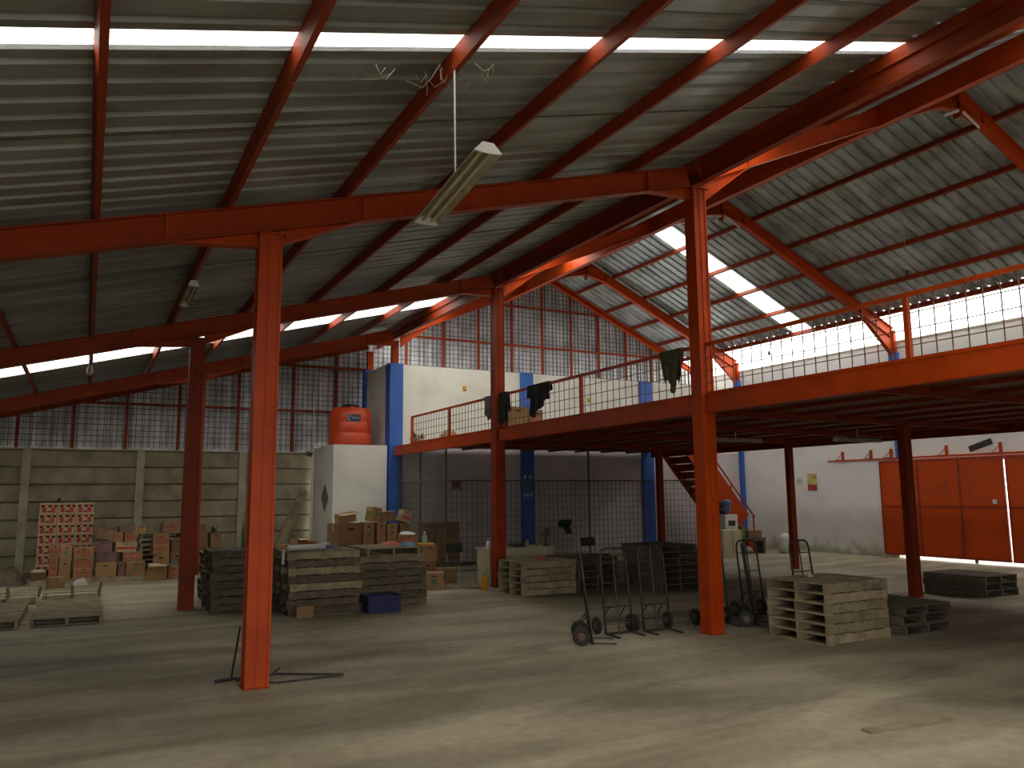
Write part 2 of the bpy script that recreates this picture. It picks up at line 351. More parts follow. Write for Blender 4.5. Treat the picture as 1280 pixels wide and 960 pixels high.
# (gable infill over the openings)
fs = MB(); fs.add([(XL, -4.1, 3.6), (XB, -4.1, 3.6), (XB, -4.1, zA(XB)+.1), (XL, -4.1, max(3.61, zA(XL)+.1))], [(0, 1, 2, 3)])
fs.add([(XB, -4.1, 4.2), (XW, -4.1, 4.2), (XW, -4.1, zR(XW)+.1), (XR, -4.1, zR(XR)+.1), (XB, -4.1, zL(XB)+.1)], [(0, 1, 2, 3, 4)])
fs.build('cladding_sheet', M['galvg'], wf)

# white block under the water tank
bk = thing('masonry_block', 'white painted masonry block carrying the orange water tank', 'block', (6.1, 20.7, 0))
MB().bb(5.40, 6.80, Y3, Y4-.15, 0, 3.02).build('painted_wall', M['white'], bk)
MB().add([(5.395, 20.4, 2.05), (5.395, 20.75, 1.7), (5.395, 20.4, 1.35), (5.395, 20.05, 1.7), (5.385, 20.4, 2.05), (5.385, 20.75, 1.7), (5.385, 20.4, 1.35), (5.385, 20.05, 1.7)], [(0, 1, 2, 3), (4, 5, 6, 7), (0, 1, 5, 4), (1, 2, 6, 5), (2, 3, 7, 6), (3, 0, 4, 7)]).build('diamond_plate', M['steel'], bk)

# ---------------------------------------------------------------- roof (ceiling)
cl = struct('ceiling')
def sheet_mesh(name, zf, xa, xb_, wid, per, parent, matr, y0, amp=.03):
    n = max(2, round(wid/per)); prof = []
    for i in range(n):
        b0 = y0+wid*i/n; p = wid/n
        prof += [(b0, 0), (b0+p*.60, 0), (b0+p*.67, amp), (b0+p*.86, amp), (b0+p*.93, 0)]
    prof += [(y0+wid+.06, 0)]
    vs = []; 
    for y, dz in prof: vs += [(xa, y, zf(xa)+dz), (xb_, y, zf(xb_)+dz)]
    mb = MB(); mb.add(vs, [(2*i, 2*i+1, 2*i+3, 2*i+2) for i in range(len(prof)-1)])
    return mb.build(name, matr, parent)
def run_sheets(zf, xa, xb_, ybreaks, per=.26, gm='galv'):
    for (a, b_, sky) in ybreaks:
        n = 1 if sky else max(1, round((b_-a)/1.04)); w = (b_-a)/n; proto = None
        for i in range(n):
            if proto is None: proto = sheet_mesh('skylight_sheet' if sky else 'roof_sheet', zf, xa, xb_, w, per, cl, M['glass'] if sky else M[gm], a, .032 if gm == 'galv' else .045)
            else:
                q = copy_part(proto, cl); q.location = (0, w*i, -.0015*(i % 2))
PH = .13
fA = lambda x: zA(x)+PH; fL = lambda x: zL(x)+PH; fR = lambda x: zR(x)+PH
yb_ = [(-4.2, .6, 0), (.6, 1.65, 1), (1.65, 2.7, 1), (2.7, 4.68, 0), (4.68, 4.92, 1), (4.92, 16.35, 0), (16.35, 17.4, 1), (17.4, Y4+.3, 0)]  # strips nearest the camera are out of view, added to light the foreground
run_sheets(fA, XL-.3, XB+.2, yb_)
ybL = [(-4.2, .6, 0), (.6, 1.65, 1), (1.65, 2.7, 1), (2.7, 3.7, 0), (3.7, 4.92, 1)]+yb_[5:]  # same added strips; the next one is widened to light the orange beam
run_sheets(fL, XB+1.2, XR+.02, ybL)
run_sheets(fL, XB+.15, XB+1.24, [(-4.2+i*1.04, -4.2+(i+1)*1.04, 1) for i in range(25)])
yr = [(-4.2, .6, 0), (.6, 1.6, 1), (1.6, 3.9, 0), (3.9, 4.7, 1), (4.7, 15.92, 0), (15.92, 16.66, 1), (16.66, Y4+.3, 0)]
run_sheets(fR, XR-.02, 18.42, yr, .26, 'galv2')
run_sheets(fR, 18.38, 19.5, [(-4.2+i*1.04, -4.2+(i+1)*1.04, 1) for i in range(25)])
# ridge cap
rc = MB(); rc.add([(XR-.3, -4.2, fL(XR-.3)+.05), (XR, -4.2, fL(XR)+.06), (XR+.3, -4.2, fR(XR+.3)+.05), (XR-.3, Y4+.3, fL(XR-.3)+.05), (XR, Y4+.3, fL(XR)+.06), (XR+.3, Y4+.3, fR(XR+.3)+.05)], [(0, 1, 4, 3), (1, 2, 5, 4)])
rc.build('ridge_cap', M['galv'], cl)
# purlins (parts of the roof)
def purlin(x, zf, tilt, h=PH, w=.05, m_=None):
    m_ = m_ or M['dkorange']
    MB().cchan((x, -4, zf(x)+h/2), (x, Y4+.02, zf(x)+h/2), w, h-.004, (tilt, 0, 1)).build('purlin', m_ or M['orange'], cl)
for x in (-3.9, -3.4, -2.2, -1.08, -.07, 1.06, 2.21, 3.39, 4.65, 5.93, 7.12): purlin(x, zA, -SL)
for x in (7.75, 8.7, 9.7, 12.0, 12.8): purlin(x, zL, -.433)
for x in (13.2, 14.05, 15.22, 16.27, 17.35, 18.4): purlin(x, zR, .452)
MB().bb(10.9, 10.96, -4, Y4, 7.55, 7.9).bb(10.9, 11.02, -4, Y4, 7.544, 7.552).build('lit_beam', M['orange'], cl)
# thin sag-rod / battens seen as joint lines under the aisle roof
for y in (6.2, 10.5): MB().bar((XL, y, zA(XL)+.11), (XB, y, zA(XB)+.11), .02, .012).build('tie_rod', M['fence'], cl)

# ================================================================= STEEL
def hcolumn(label, x, y, z1, w=.20, d=.20, mtl='orange', z0=0, group=None):
    # two back-to-back channels: a closed box with raised edges
    t_ = thing('steel_column', label, 'column', (x, y, z0), group)
    c = MB()
    c.bb(x-w/2, x+w/2, y-d/2+.012, y+d/2-.012, z0+.01, z1)
    for sy in (-1, 1):
        for sx in (-1, 1): c.bb(x+sx*(w/2-.006)-.012, x+sx*(w/2-.006)+.012, y+sy*(d/2-.02)-.02, y+sy*(d/2-.02)+.02, z0+.01, z1)
        c.bb(x-.012, x+.012, y+sy*(d/2-.006)-.004, y+sy*(d/2-.006)+.004, z0+.01, z1)
    c.build('shaft', M[mtl], t_)
    MB().bb(x-w/2-.015, x+w/2+.015, y-d/2-.015, y+d/2+.015, z0, z0+.012).build('base_plate', M['dkorange'], t_)
    if z1 > 3.5: MB().bb(x-w/2-.04, x+w/2+.04, y-d/2-.02, y+d/2+.02, z1, z1+.015).build('cap_plate', M[mtl], t_)
    return t_
rb = lambda x: zA(x)-.26   # underside of the aisle rafter
hcolumn('bright orange steel column in the left foreground, the nearest one', XA, Y1, rb(XA)-.06, .21, .21)
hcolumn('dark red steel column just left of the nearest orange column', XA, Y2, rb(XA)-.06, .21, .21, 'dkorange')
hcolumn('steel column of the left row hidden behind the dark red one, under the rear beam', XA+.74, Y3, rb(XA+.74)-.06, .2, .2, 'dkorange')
hcolumn('tall orange column at the mezzanine edge beside the black hand trucks', XB, Y1, rb(XB)-.06, .2, .2)
hcolumn('tall red column at the mezzanine edge beside the cream desk', XB, Y2, rb(XB)-.06, .2, .2, 'rafter')
o = hcolumn('short orange column standing on the blue corner pier', XB, Y3+.12, rb(XB)-.06, .16, .16, 'orange', 5.18)
hcolumn('orange column at the mezzanine edge outside the right of the photo', XB, Y0, rb(XB)-.06, .2, .2)
hcolumn('short red post under the mezzanine in front of the orange gate', 12.3, 8.87, 2.86, .15, .15, 'dkorange')
hcolumn('slender red post under the mezzanine in front of the wall posters', 14.4, 13.38, 2.86, .13, .13, 'dkorange')
hcolumn('red post under the mezzanine beside the staircase', 12.98, 16.38, 2.86, .13, .13, 'dkorange')
hcolumn('short orange post on the corner between gable mesh and return wall', 6.96, Y4-.15, rb(6.96)-.02, .14, .14, 'orange', 5.28)
# bits of white tape on the B2 column
names = {Ym: 'roof frame at the front end', Y0: 'roof frame above the photographer', Y1: 'first roof frame in view, nearest', Y2: 'second roof frame in view', Y3: 'third roof frame, above the blue pier', Y4-.12: 'rear gable roof frame against the wire mesh'}
for y, nm in names.items():
    h = .26 if y != Y4-.12 else .16; w = .13
    tf = thing('roof_frame', 'orange steel ' + nm, 'roof beam', (XB, y, zA(XB)-.13))
    r = MB(); r.ibeam((XL+.02, y, zA(XL)-h/2), (XB-.1, y, zA(XB-.1)-h/2), w, h); r.build('aisle_rafter', M['rafter'], tf)
    r = MB(); r.ibeam((XB+.1, y, zL(XB+.1)-h/2), (XR, y, zL(XR)-h/2-.0), w, h); r.build('left_rafter', M['orange'], tf)
    r = MB(); r.ibeam((XR, y, zR(XR)-h/2), (XW-.1, y, zR(XW-.1)-h/2), w, h); r.build('right_rafter', M['orange'], tf)
    if h > .2:
        def haunch(x, zf, dx, dz=.16):
            zb = zf(x)-h; q = MB(); xe = x+dx; zt = zf(xe)-h
            for s0 in (-.006, ):
                q.add([(x, y-.006, zb), (xe, y-.006, zt), (x, y-.006, zb-dz), (x, y+.006, zb), (xe, y+.006, zt), (x, y+.006, zb-dz)], [(0, 1, 2), (3, 5, 4), (0, 3, 4, 1), (0, 2, 5, 3), (1, 4, 5, 2)])
            q.bar((x, y, zb-dz), (xe, y, zt), .12, .012); q.build('haunch', M['orange'], tf)
            MB().bar((xe, y, zt), (xe, y, zf(xe)), .10, .014, (1, 0, 0)).build('stiffener', M['orange'], tf)
        xa_ = XA+.74 if y == Y3 else XA
        if y > 3: haunch(xa_-.1, zA, -.85); haunch(xa_+.1, zA, .85)
        haunch(XB-.1, zA, -.7); haunch(XB+.1, zL, .9, .3)
        haunch(XR, zL, -.7); haunch(XR, zR, .7)
        haunch(XW-.1, zR, -1.2, .5)
        MB().bb(XR-.008, XR+.008, y-.07, y+.07, 8.18, 8.74).build('ridge_plate', M['dkorange'], tf)
        MB().bb(XW-.1, XW-.005, y-.08, y+.08, 5.42, zR(XW)-.02).build('wall_stub', M['orange'], tf)
        if y in (Y1, Y2):
            for sgn in (-1, 1): MB().bar((XR+sgn*.06, y-.075, 8.27), (XR+sgn*.5, y-.075, 8.27-.2 if sgn > 0 else 8.07), .05, .012, (0, 1, 0)).build('white_edge', M['paper'], tf)
# valley beam at the top of row B
vb = thing('valley_beam', 'dark red long beam along the tops of the mezzanine columns', 'roof beam', (XB, 8, 5.95))
MB().ibeam((XB+.13, -3.9, 6.02), (XB+.13, Y4-.2, 6.02), .1, .2).build('web', M['dkorange'], vb)

# ---------------------------------------------------------------- mezzanine
mz = thing('mezzanine_platform', 'orange steel mezzanine platform on columns with dark underside', 'mezzanine', (XB, Y1, 2.76))
MZ0 = 1.0
for a, b_ in ((MZ0, Y1-.1), (Y1+.1, Y2-.1), (Y2+.1, Y3-.1)):
    MB().ibeam((XB, a, 2.88), (XB, b_, 2.88), .12, .225).bb(XB-.05, XB-.044, a, b_, 2.76, 3.0).build('edge_beam', M['orange'], mz)
ME = 15.2
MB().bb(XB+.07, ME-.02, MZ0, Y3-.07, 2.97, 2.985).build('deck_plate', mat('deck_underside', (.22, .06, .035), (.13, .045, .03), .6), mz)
MB().bb(XB+.07, ME-.02, MZ0, Y3-.07, 2.985, 3.0).build('deck_surface', M['precast'], mz)
for y in (2.0, 4.0, 6.0, 8.87, 11.1, 13.38, 16.38):
    MB().ibeam((XB+.07, y, 2.865+.05), (ME-.06, y, 2.865+.05), .08, .1).build('cross_beam', M['dkorange'], mz)
x = 8.0
while x < 15:
    MB().bb(x-.02, x+.02, MZ0, Y3-.07, 2.92, 2.97).build('joist', M['dkorange'], mz); x += .9
MB().ibeam((ME-.05, MZ0, 2.9), (ME-.05, Y3-.2, 2.9), .1, .18).build('edge_beam', M['dkorange'], mz)
# railing
rl = thing('mezzanine_railing', 'orange railing with wire grid along the mezzanine edge', 'railing', (XB-.02, Y1, 3.0))
xr = XB-.0
for a, b_ in ((MZ0, Y1-.1), (Y1+.1, Y2-.1), (Y2+.1, 18.5)):
    MB().bar((xr, a, 3.655), (xr, b_, 3.655), .04, .045).build('top_rail', M['orange'], rl)
    MB().bar((xr, a, 3.02), (xr, b_, 3.02), .03, .025).build('bottom_rail', M['orange'], rl)
    g = MB(); n = max(1, int((b_-a)/.155))
    for i in range(n+1): g.bar((xr, a+(b_-a)*i/n, 3.02), (xr, a+(b_-a)*i/n, 3.65), .009, .009)
    for z in (3.15, 3.31, 3.47): g.bar((xr, a, z), (xr, b_, z), .009, .009)
    g.build('wire_grid', M['redwire'], rl)
for y in (2.0, 4.93, 10.80, 16.16, 18.48): MB().bar((xr, y, 3.0), (xr, y, 3.64), .05, .05, (0, 1, 0)).build('post', M['orange'], rl)

# cage fence below the mezzanine
fc = thing('cage_fence', 'dark steel mesh fence of the storage cage below the mezzanine', 'fence', (7.1, 16.55, 0))
FY = 16.55
for (x, y) in ((7.1, FY), (7.1, 18.1), (7.1, Y3-.13), (10.92, FY), (14.5, FY)): MB().bar((x, y, 0), (x, y, 2.76 if x < 8 else 2.86), .04, .04, (0, 1, 0)).build('fence_post', M['fence'], fc)
def fpanel(p, q, step=.125):
    p, q = Vector(p), Vector(q); L_ = (q-p).length
    z = 2.06
    MB().bar(p+Vector((0, 0, z)), q+Vector((0, 0, z)), .035, .035).build('fence_rail', M['fence'], fc)
    MB().bar(p+Vector((0, 0, .06)), q+Vector((0, 0, .06)), .03, .03).build('fence_rail', M['fence'], fc)
    g = MB(); n = int(L_/step)
    for i in range(1, n): c = p+(q-p)*i/n; g.bar(c+Vector((0, 0, .06)), c+Vector((0, 0, z)), .009, .009, (0, 1, 0))
    k = .2
    while k < z: g.bar(p+Vector((0, 0, k)), q+Vector((0, 0, k)), .009, .009); k += .15
    g.build('fence_wire', M['fence'], fc)
fpanel((7.1, FY, 0), (7.1, 18.1, 0)); fpanel((7.1, 18.1, 0), (7.1, Y3-.13, 0)); fpanel((7.12, FY, 0), (10.9, FY, 0)); fpanel((10.94, FY, 0), (12.9, FY, 0)); fpanel((13.06, FY, 0), (14.48, FY, 0))

# stairs
st = thing('staircase', 'orange steel staircase rising from the floor to the mezzanine at the rear', 'staircase', (17.8, 18.5, 0))
sx0, sx1 = 17.8, 15.28
for y in (18.0, 19.1):
    MB().bar((sx0, y, .06), (sx1, y, 2.98), .04, .22, (0, 0, 1)).build('stringer', M['orange'], st)
    MB().bar((sx0, y, 1.0), (sx1, y, 3.9), .035, .035).build('handrail', M['orange'], st)
    for f in (.02, .35, .68, .97): MB().bar((sx0+(sx1-sx0)*f, y, 2.92*f+.1), (sx0+(sx1-sx0)*f, y, 2.92*f+.98), .03, .03, (0, 1, 0)).build('baluster', M['orange'], st)
q = MB(); q.add([(sx0-.3, 18.0, .70), (sx1, 18.0, 3.62), (sx1, 18.0, 3.22), (sx0-.3, 18.0, .30)][:4], [(0, 1, 2, 3)])
MB().prism((17.4, 17.985, .95), (15.4, 17.985, 3.3), [(-.008, -.2), (.008, -.2), (.008, .2), (-.008, .2)]).build('side_panel', M['orange'], st)
for i in range(13):
    f = (i+.7)/13.4; MB().bb(sx0+(sx1-sx0)*f-.13, sx0+(sx1-sx0)*f+.13, 18.02, 19.08, 2.98*f, 2.98*f+.035).build('tread', M['dkorange'], st)
    MB().bb(sx0+(sx1-sx0)*f-.13, sx0+(sx1-sx0)*f-.118, 18.02, 19.08, 2.98*f+.035, 2.98*f+.20).build('riser', M['dkorange'], st)

# ---------------------------------------------------------------- sliding gate on the right wall
gt_ = thing('sliding_gate', 'orange sheet steel sliding gate in the right wall, panels with brown rub marks', 'gate', (XW-.12, 12, .14))
def gate_leaf(y0, y1, par):
    n = 3; w = (y1-y0)/n; x = XW-.10
    for i in range(n):
        for (z0, z1) in ((.12, 1.32), (1.36, 2.5)):
            MB().bb(x-.006, x+.006, y0+w*i+.02, y0+w*(i+1)-.02, z0, z1).build('gate_panel', M['redgate'], par)
    for i in range(n+1): MB().bb(x-.025, x+.025, max(y0, y0+w*i-.022), min(y1, y0+w*i+.022), .08, 2.53).build('gate_stile', M['gateframe'], par)
    for z in (.10, 1.34, 2.52): MB().bb(x-.028, x+.028, y0, y1, z-.022, z+.022).build('gate_rail', M['gateframe'], par)
    for k in (.25, .75):
        MB().lathe((x, y0+(y1-y0)*k, .04), [(.04, -.015), (.04, .015)], 12, 'x').build('gate_wheel', M['steel'], par)
        MB().bb(x-.03, x+.03, y0+(y1-y0)*k-.03, y0+(y1-y0)*k+.03, .05, .12).build('wheel_bracket', M['black'], par)
gate_leaf(11.13, 14.45, gt_)
MB().bb(XW-.145, XW-.13, 11.33, 11.43, 1.42, 1.52).build('white_label', M['paper'], gt_)
g2 = thing('sliding_gate', 'second orange gate leaf right of the bright vertical gap', 'gate', (XW-.12, 9.5, .14))
gate_leaf(7.7, 11.085, g2)
tk = thing('gate_track', 'orange gate track rail on brackets above the sliding gate', 'track', (XW-.05, 12, 2.58))
MB().bar((XW-.09, 7.6, 2.60), (XW-.09, 16.15, 2.60), .04, .04).build('track_rail', M['orange'], tk)
for y in (8.2, 9.7, 11.2, 12.55, 14.12, 14.75, 15.68):
    MB().bb(XW-.05, XW-.002, y-.03, y+.03, 2.6, 2.86).build('track_bracket', M['orange'], tk)
    MB().bar((XW-.04, y+.02, 2.62), (XW-.04, y+.22, 2.62), .02, .02).bar((XW-.04, y+.22, 2.62), (XW-.04, y+.03, 2.78), .012, .012).build('bracket_brace', M['dkorange'], tk)
o = MB().box((XW-.02, 11.68, 2.82), (.03, .58, .14), (math.radians(-17), 0, 0)).build('dark_board', M['black']); tag(o, 'dark tilted board on the wall above the orange gate', 'board')

# ---------------------------------------------------------------- wall papers
ps = thing('wall_poster', 'yellow and red poster on the white right wall', 'poster', (XW-.01, 16.83, 2.0))
MB().bb(XW-.012, XW-.002, 16.66, 17.01, 1.76, 2.27).build('sheet', mat('poster_yellow', (.66, .60, .22), None, .7), ps)
MB().bb(XW-.016, XW-.012, 16.67, 17.0, 1.77, 1.95).build('red_lettering_block', M['redp'], ps)
MB().tube([(XW-.016, 16.74+.05*math.cos(a), 2.12+.06*math.sin(a)) for a in (0, .8, 1.6, 2.4, 3.1)], .012).build('red_figure', M['redp'], ps)
nt_ = thing('wall_notice', 'small white framed notice left of the yellow poster', 'notice', (XW-.01, 17.3, 2.05))
MB().bb(XW-.012, XW-.002, 17.19, 17.42, 1.93, 2.14).build('sheet', M['paper'], nt_)
MB().bb(XW-.016, XW-.012, 17.22, 17.39, 1.99, 2.0).bb(XW-.016, XW-.012, 17.22, 17.39, 2.05, 2.06).build('printed_line', M['tanklabel'], nt_)
sg = thing('wall_sign', 'small blue and red sign on the shaded wall behind the cage', 'sign', (8.76, Y3, 1.98))
MB().bb(8.64, 8.87, Y3, Y3+.018, 1.88, 2.09).build('sheet', M['tanklabel'], sg)
MB().bb(8.67, 8.84, Y3-.004, Y3, 1.95, 2.03).build('red_band', M['redp'], sg); MB().bb(8.67, 8.84, Y3-.004, Y3, 1.90, 1.93).build('white_band', M['paper'], sg)
for i, (x, z) in enumerate(((9.0, 4.62), (13.07, 4.5))):
    s_ = thing('wall_sticker', ['small yellow square sticker on the upper white wall left of the tall red column', 'small yellow square sticker on the upper wall between the two blue piers'][i], 'sticker', (x, Y3, z))
    MB().bb(x-.06, x+.06, Y3+.008, Y3+.018, z-.07, z+.07).build('sheet', M['yell'], s_)
    MB().bb(x-.035, x+.035, Y3+.004, Y3+.008, z-.04, z-.02).build('printed_line', M['hole'], s_)

# ---------------------------------------------------------------- water tank
wt = thing('water_tank', 'orange plastic water tank on the white block', 'water tank', (6.0, 20.3, 3.02))
MB().lathe((6.0, 20.3, 3.02), [(.52, 0), (.55, .05), (.55, .30), (.535, .32), (.55, .34), (.55, .60), (.535, .62), (.55, .64), (.55, .80), (.52, .90), (.40, .985), (.24, 1.0)], 32).build('tank_body', M['tank'], wt, True)
MB().lathe((6.0, 20.3, 4.02), [(.23, 0), (.23, .05), (.20, .08), (.05, .09)], 24).build('lid', M['black'], wt, True)
for a in range(6):
    an = a*math.pi/3+.3; MB().box((6.0+.44*math.cos(an), 20.3+.44*math.sin(an), 3.02+.91), (.12, .10, .14), (0, 0, an)).build('lug', M['tank'], wt)
lb = MB()
def tpt(an, z, r=.556): return (6.0+r*math.cos(an), 20.3+r*math.sin(an), z)
a0 = math.radians(-100)
k = [tpt(a0+math.radians(i*7), z) for i in range(-2, 4) for z in (3.62, 3.80)]
lb.add(k, [(2*i, 2*i+2, 2*i+3, 2*i+1) for i in range(5)]); lp_ = lb.build('name_plate', M['tanklabel'], wt)
sw = MB(); sw.tube([tpt(a0-math.radians(7)+.10*math.cos(t_/8*6.28), 3.71+.055*math.sin(t_/8*6.28), .562) for t_ in range(7)], .01, 4)
sw.tube([tpt(a0+math.radians(1+i*3.2), 3.71+(.025 if i % 2 else -.02), .562) for i in range(6)], .008, 4)
sw.build('plate_emblem', M['paper'], wt)
pp = thing('standing_pipe', 'thin pale vent pipe rising left of the orange water tank', 'pipe', (5.34, 21.5, 0))
MB().tube([(5.34, 21.5, 0), (5.34, 21.5, 3.0)], .045, 8).build('lower_pipe', M['plainwhite'], pp); MB().tube([(5.34, 21.5, 3.0), (5.33, 21.5, 4.55)], .018).build('upper_pipe', M['plainwhite'], pp)
MB().box((5.22, 21.45, 2.86), (.12, .12, .12), (.3, .2, .4)).build('junction', M['steel'], pp)

# ---------------------------------------------------------------- lamps
def trough_lamp(label, a, b_, hang, w=.2, top=None):
    a, b_ = Vector(a), Vector(b_); t_ = thing('fluorescent_fitting', label, 'ceiling lamp', tuple((a+b_)/2))
    prof = [(-w/2, -.005), (-.04, .055), (.04, .055), (w/2, -.005), (w/2, -.012), (.04, .045), (-.04, .045), (-w/2, -.012)]
    MB().prism(a, b_, prof, mi=0).build('reflector', M['zinc'], t_)
    d = (b_-a).normalized()
    for p in (a, b_): MB().prism(p-d*.006, p+d*.006, [(-w/2, -.012), (-.04, -.02), (.04, -.02), (w/2, -.012), (.04, .058), (-.04, .058)]).build('end_cap', M['plainwhite'], t_)
    for s_ in (-.035, .035): MB().tube([a+Vector((s_, .04, .005)), b_+Vector((s_, -.04, .005))], .014, 8).build('tube', M['beige'], t_)
    if hang: MB().tube([hang[0], hang[1]], .007, 5).build('hanging_rod', M['plainwhite'], t_)
    return t_
trough_lamp('dirty fluorescent fitting hanging on a rod at top centre', (2.2, 4.44, 3.98), (2.24, 5.62, 3.87), ((2.21, 4.99, 3.97), (2.21, 5.01, 4.84)))
trough_lamp('small dusty fluorescent fitting on the purlin behind the first beam at left', (1.05, 10.5, 4.40), (1.05, 11.7, 4.40), ((1.05, 11.1, 4.43), (1.05, 11.1, 4.54)), .13)
trough_lamp('pale tube lamp fixed below the mezzanine between the cage and the front column', (10.0, 11.1, 2.68), (11.2, 11.1, 2.68), ((10.6, 11.1, 2.73), (10.6, 11.1, 2.87)), .12)
trough_lamp('pale tube lamp fixed below the mezzanine in front of the right posts', (12.2, 10.2, 2.68), (13.4, 10.2, 2.68), ((12.8, 10.2, 2.73), (12.8, 10.2, 2.92)), .12)
for lab, x, y, z1, z0 in (('bulb holder on a long cord hanging right of the tall front column', 15.22, 14.6, 7.75, 5.2), ('thin drop cord with holder hanging above the right mezzanine rail', 15.22, 10.6, 7.75, 6.3)):
    c_ = thing('pendant_lamp', lab, 'ceiling lamp', (x, y, z0)); MB().tube([(x, y, z0+.1), (x, y, z1)], .008, 4).build('cord', M['web'], c_)
    MB().lathe((x, y, z0), [(.02, 0), (.035, .02), (.03, .08), (.012, .12)], 10).build('bulb_holder', M['black'], c_)
nb = thing('bulb_fitting', 'cobwebbed bulb fitting under the left skylight strip', 'lamp', (-.07, 16.2, 3.9))
MB().lathe((-.07, 16.2, 3.95), [(.02, 0), (.05, .03), (.06, .09), (.035, .15), (.03, .2)], 12).build('bulb', M['beige'], nb, True)
MB().tube([(-.07, 16.2, 4.14), (-.07, 16.2, 4.24)], .02).build('socket', M['black'], nb)
# cobwebs
cw = MB(); random.seed(3)
for i in range(22):
    a = Vector((random.uniform(1.1, 2.7), random.uniform(4.93, 5.15), 0)); a.z = zA(a.x)+.02; 
    p2 = a+Vector((random.uniform(-.2, .25), random.uniform(0, .25), 0)); p2.z = zA(p2.x)+random.uniform(-.02, .06)
    mid = (a+p2)/2-Vector((0, 0, random.uniform(.02, .12))); cw.tube([a, (a+mid)/2-Vector((0, 0, .015)), mid, p2], .0016, 3)
o = cw.build('cobweb', M['web']); tag(o, 'tangle of cobweb threads under the roof above the hanging lamp', 'cobweb', kind='stuff')

# ================================================================= PALLETS
PHT = .115
def make_pallet(wm):
    r = thing('pallet', 'x', 'pallet', (0, 0, 0), None, 0, False)
    for y in (-.42, 0, .42): MB().bb(-.55, .55, y-.02, y+.02, .010, .103).build('stringer', M[wm], r)
    for i in range(8):
        x = -.5+i*1.0/7; w = .105
        MB().bb(x-w/2, x+w/2, -.446, .446, .103, .1148).build('deck_board', M[wm], r)
    for x in (-.49, 0, .49): MB().bb(x-.05, x+.05, -.44, .44, 0, .010).build('bottom_board', M[wm], r)
    return r
P1 = make_pallet('wood'); P2 = make_pallet('wood2'); used = {'wood': False, 'wood2': False}
def pallet(x, y, z, rz, label, group, wm='wood'):
    pr = P1 if wm == 'wood' else P2
    if not used[wm]:
        used[wm] = True; pr.location = (x, y, z); pr.rotation_euler = (0, 0, rz); pr['label'] = label; pr['group'] = group; return pr
    return copy_tree(pr, (x, y, z), rz, label, group)
def stack(x, y, n, rz, desc, wm='wood', jit=.02, jr=.012, odd=None):
    for k in range(n):
        m_ = wm if not odd or k not in odd else odd[k]
        pallet(x+random.uniform(-jit, jit), y+random.uniform(-jit, jit), k*PHT, rz+random.uniform(-jr, jr), f'wooden pallet {ORD[n-1-k]} of the {desc}', 'pallets of the '+desc, m_)
H = math.pi/2
stack(8.10, 7.05, 6, .03, 'big right foreground stack', jit=.012)
stack(9.32, 7.15, 3, H, 'low stack beside the big foreground one', 'wood2')
stack(7.22, 12.68, 5, 0, 'stack at the red mezzanine column')
stack(8.38, 13.0, 5, H, 'stack behind the leftmost hand truck', 'wood2')
stack(9.55, 12.1, 6, H, 'tall stack behind the middle hand trucks', 'wood2')
pallet(9.5, 12.1, 6*PHT, H+.06, 'dark pallet lying across the tall stack behind the hand trucks', 'single pallets', 'wood2')
stack(13.45, 8.65, 3, H, 'dark pallet stack near the gate', 'wood2')
stack(2.30, 13.52, 8, .02, 'stack between the two left columns', 'wood2', .04)
stack(2.38, 14.80, 7, 0, 'rear stack behind the nearest column', 'wood2', .03)
stack(3.24, 12.56, 8, .02, 'stack just right of the nearest column', 'wood2', .035, odd={7: 'wood', 5: 'wood', 3: 'wood'})
stack(4.38, 12.75, 7, .02, 'stack behind the blue crate', 'wood2', .035, odd={6: 'wood'})
pallet(4.36, 12.78, 7*PHT, H, 'lighter brown pallet with open side on top of the stack behind the blue crate', 'single pallets', 'wood')
# flat pallets at the left edge
for i, (x, y) in enumerate(((-.14, 13.5), (-.14, 14.65), (-1.16, 13.5), (-1.16, 14.65))):
    pallet(x, y, 0, H, 'flat pallet on the floor at the left edge, ' + ['nearest, right one', 'behind the right one', 'leftmost near one', 'leftmost rear one'][i], 'flat pallets on the left floor', 'wood')
    pallet(x, y, PHT, H+.01, 'upper flat pallet at the left edge, ' + ['nearest, right one', 'behind the right one', 'leftmost near one', 'leftmost rear one'][i], 'flat pallets on the left floor', 'wood') if False else None
up_i = 0
for (x, y) in ((-.12, 16.3), (-1.12, 16.25)):
    q = pallet(x, y, .115, H, 'upturned pallet with stringers up, ' + ['right one at left edge' if up_i == 0 else 'left one at left edge'][0] + ' behind the flat pallets', 'upturned pallets', 'wood')
    q.rotation_euler = (math.pi, 0, H+.02*up_i); up_i += 1
    for k, dx in enumerate((-.42, 0, .42)):
        pass
for i, x in enumerate((-1.05, -.6, -.12, .3)):
    o = MB().box((x, 15.80, .115+.09), (.045, .05, .18), (.12, .15 if i % 2 else -.1, 0)).build('wood_offcut', M['wood']); tag(o, 'pale wood offcut standing on an upturned pallet, ' + ['leftmost', 'second from left', 'third from left', 'rightmost'][i], 'wood piece', 'wood offcuts at the left')
# pallets beneath the carton pile
pallet(.75, 19.4, 0, 0, 'pallet under the cartons left of the dark red column', 'single pallets')
pallet(-.34, 19.4, 0, 0, 'pallet under the cartons in front of the tall cream carton stack', 'single pallets')
for k in range(8): pallet(1.58+random.uniform(-.02, .02), 20.78, k*PHT+.0, H, f'wooden pallet {ORD[7-k]} of the far left stack', 'pallets of the stack among the cartons', 'wood')

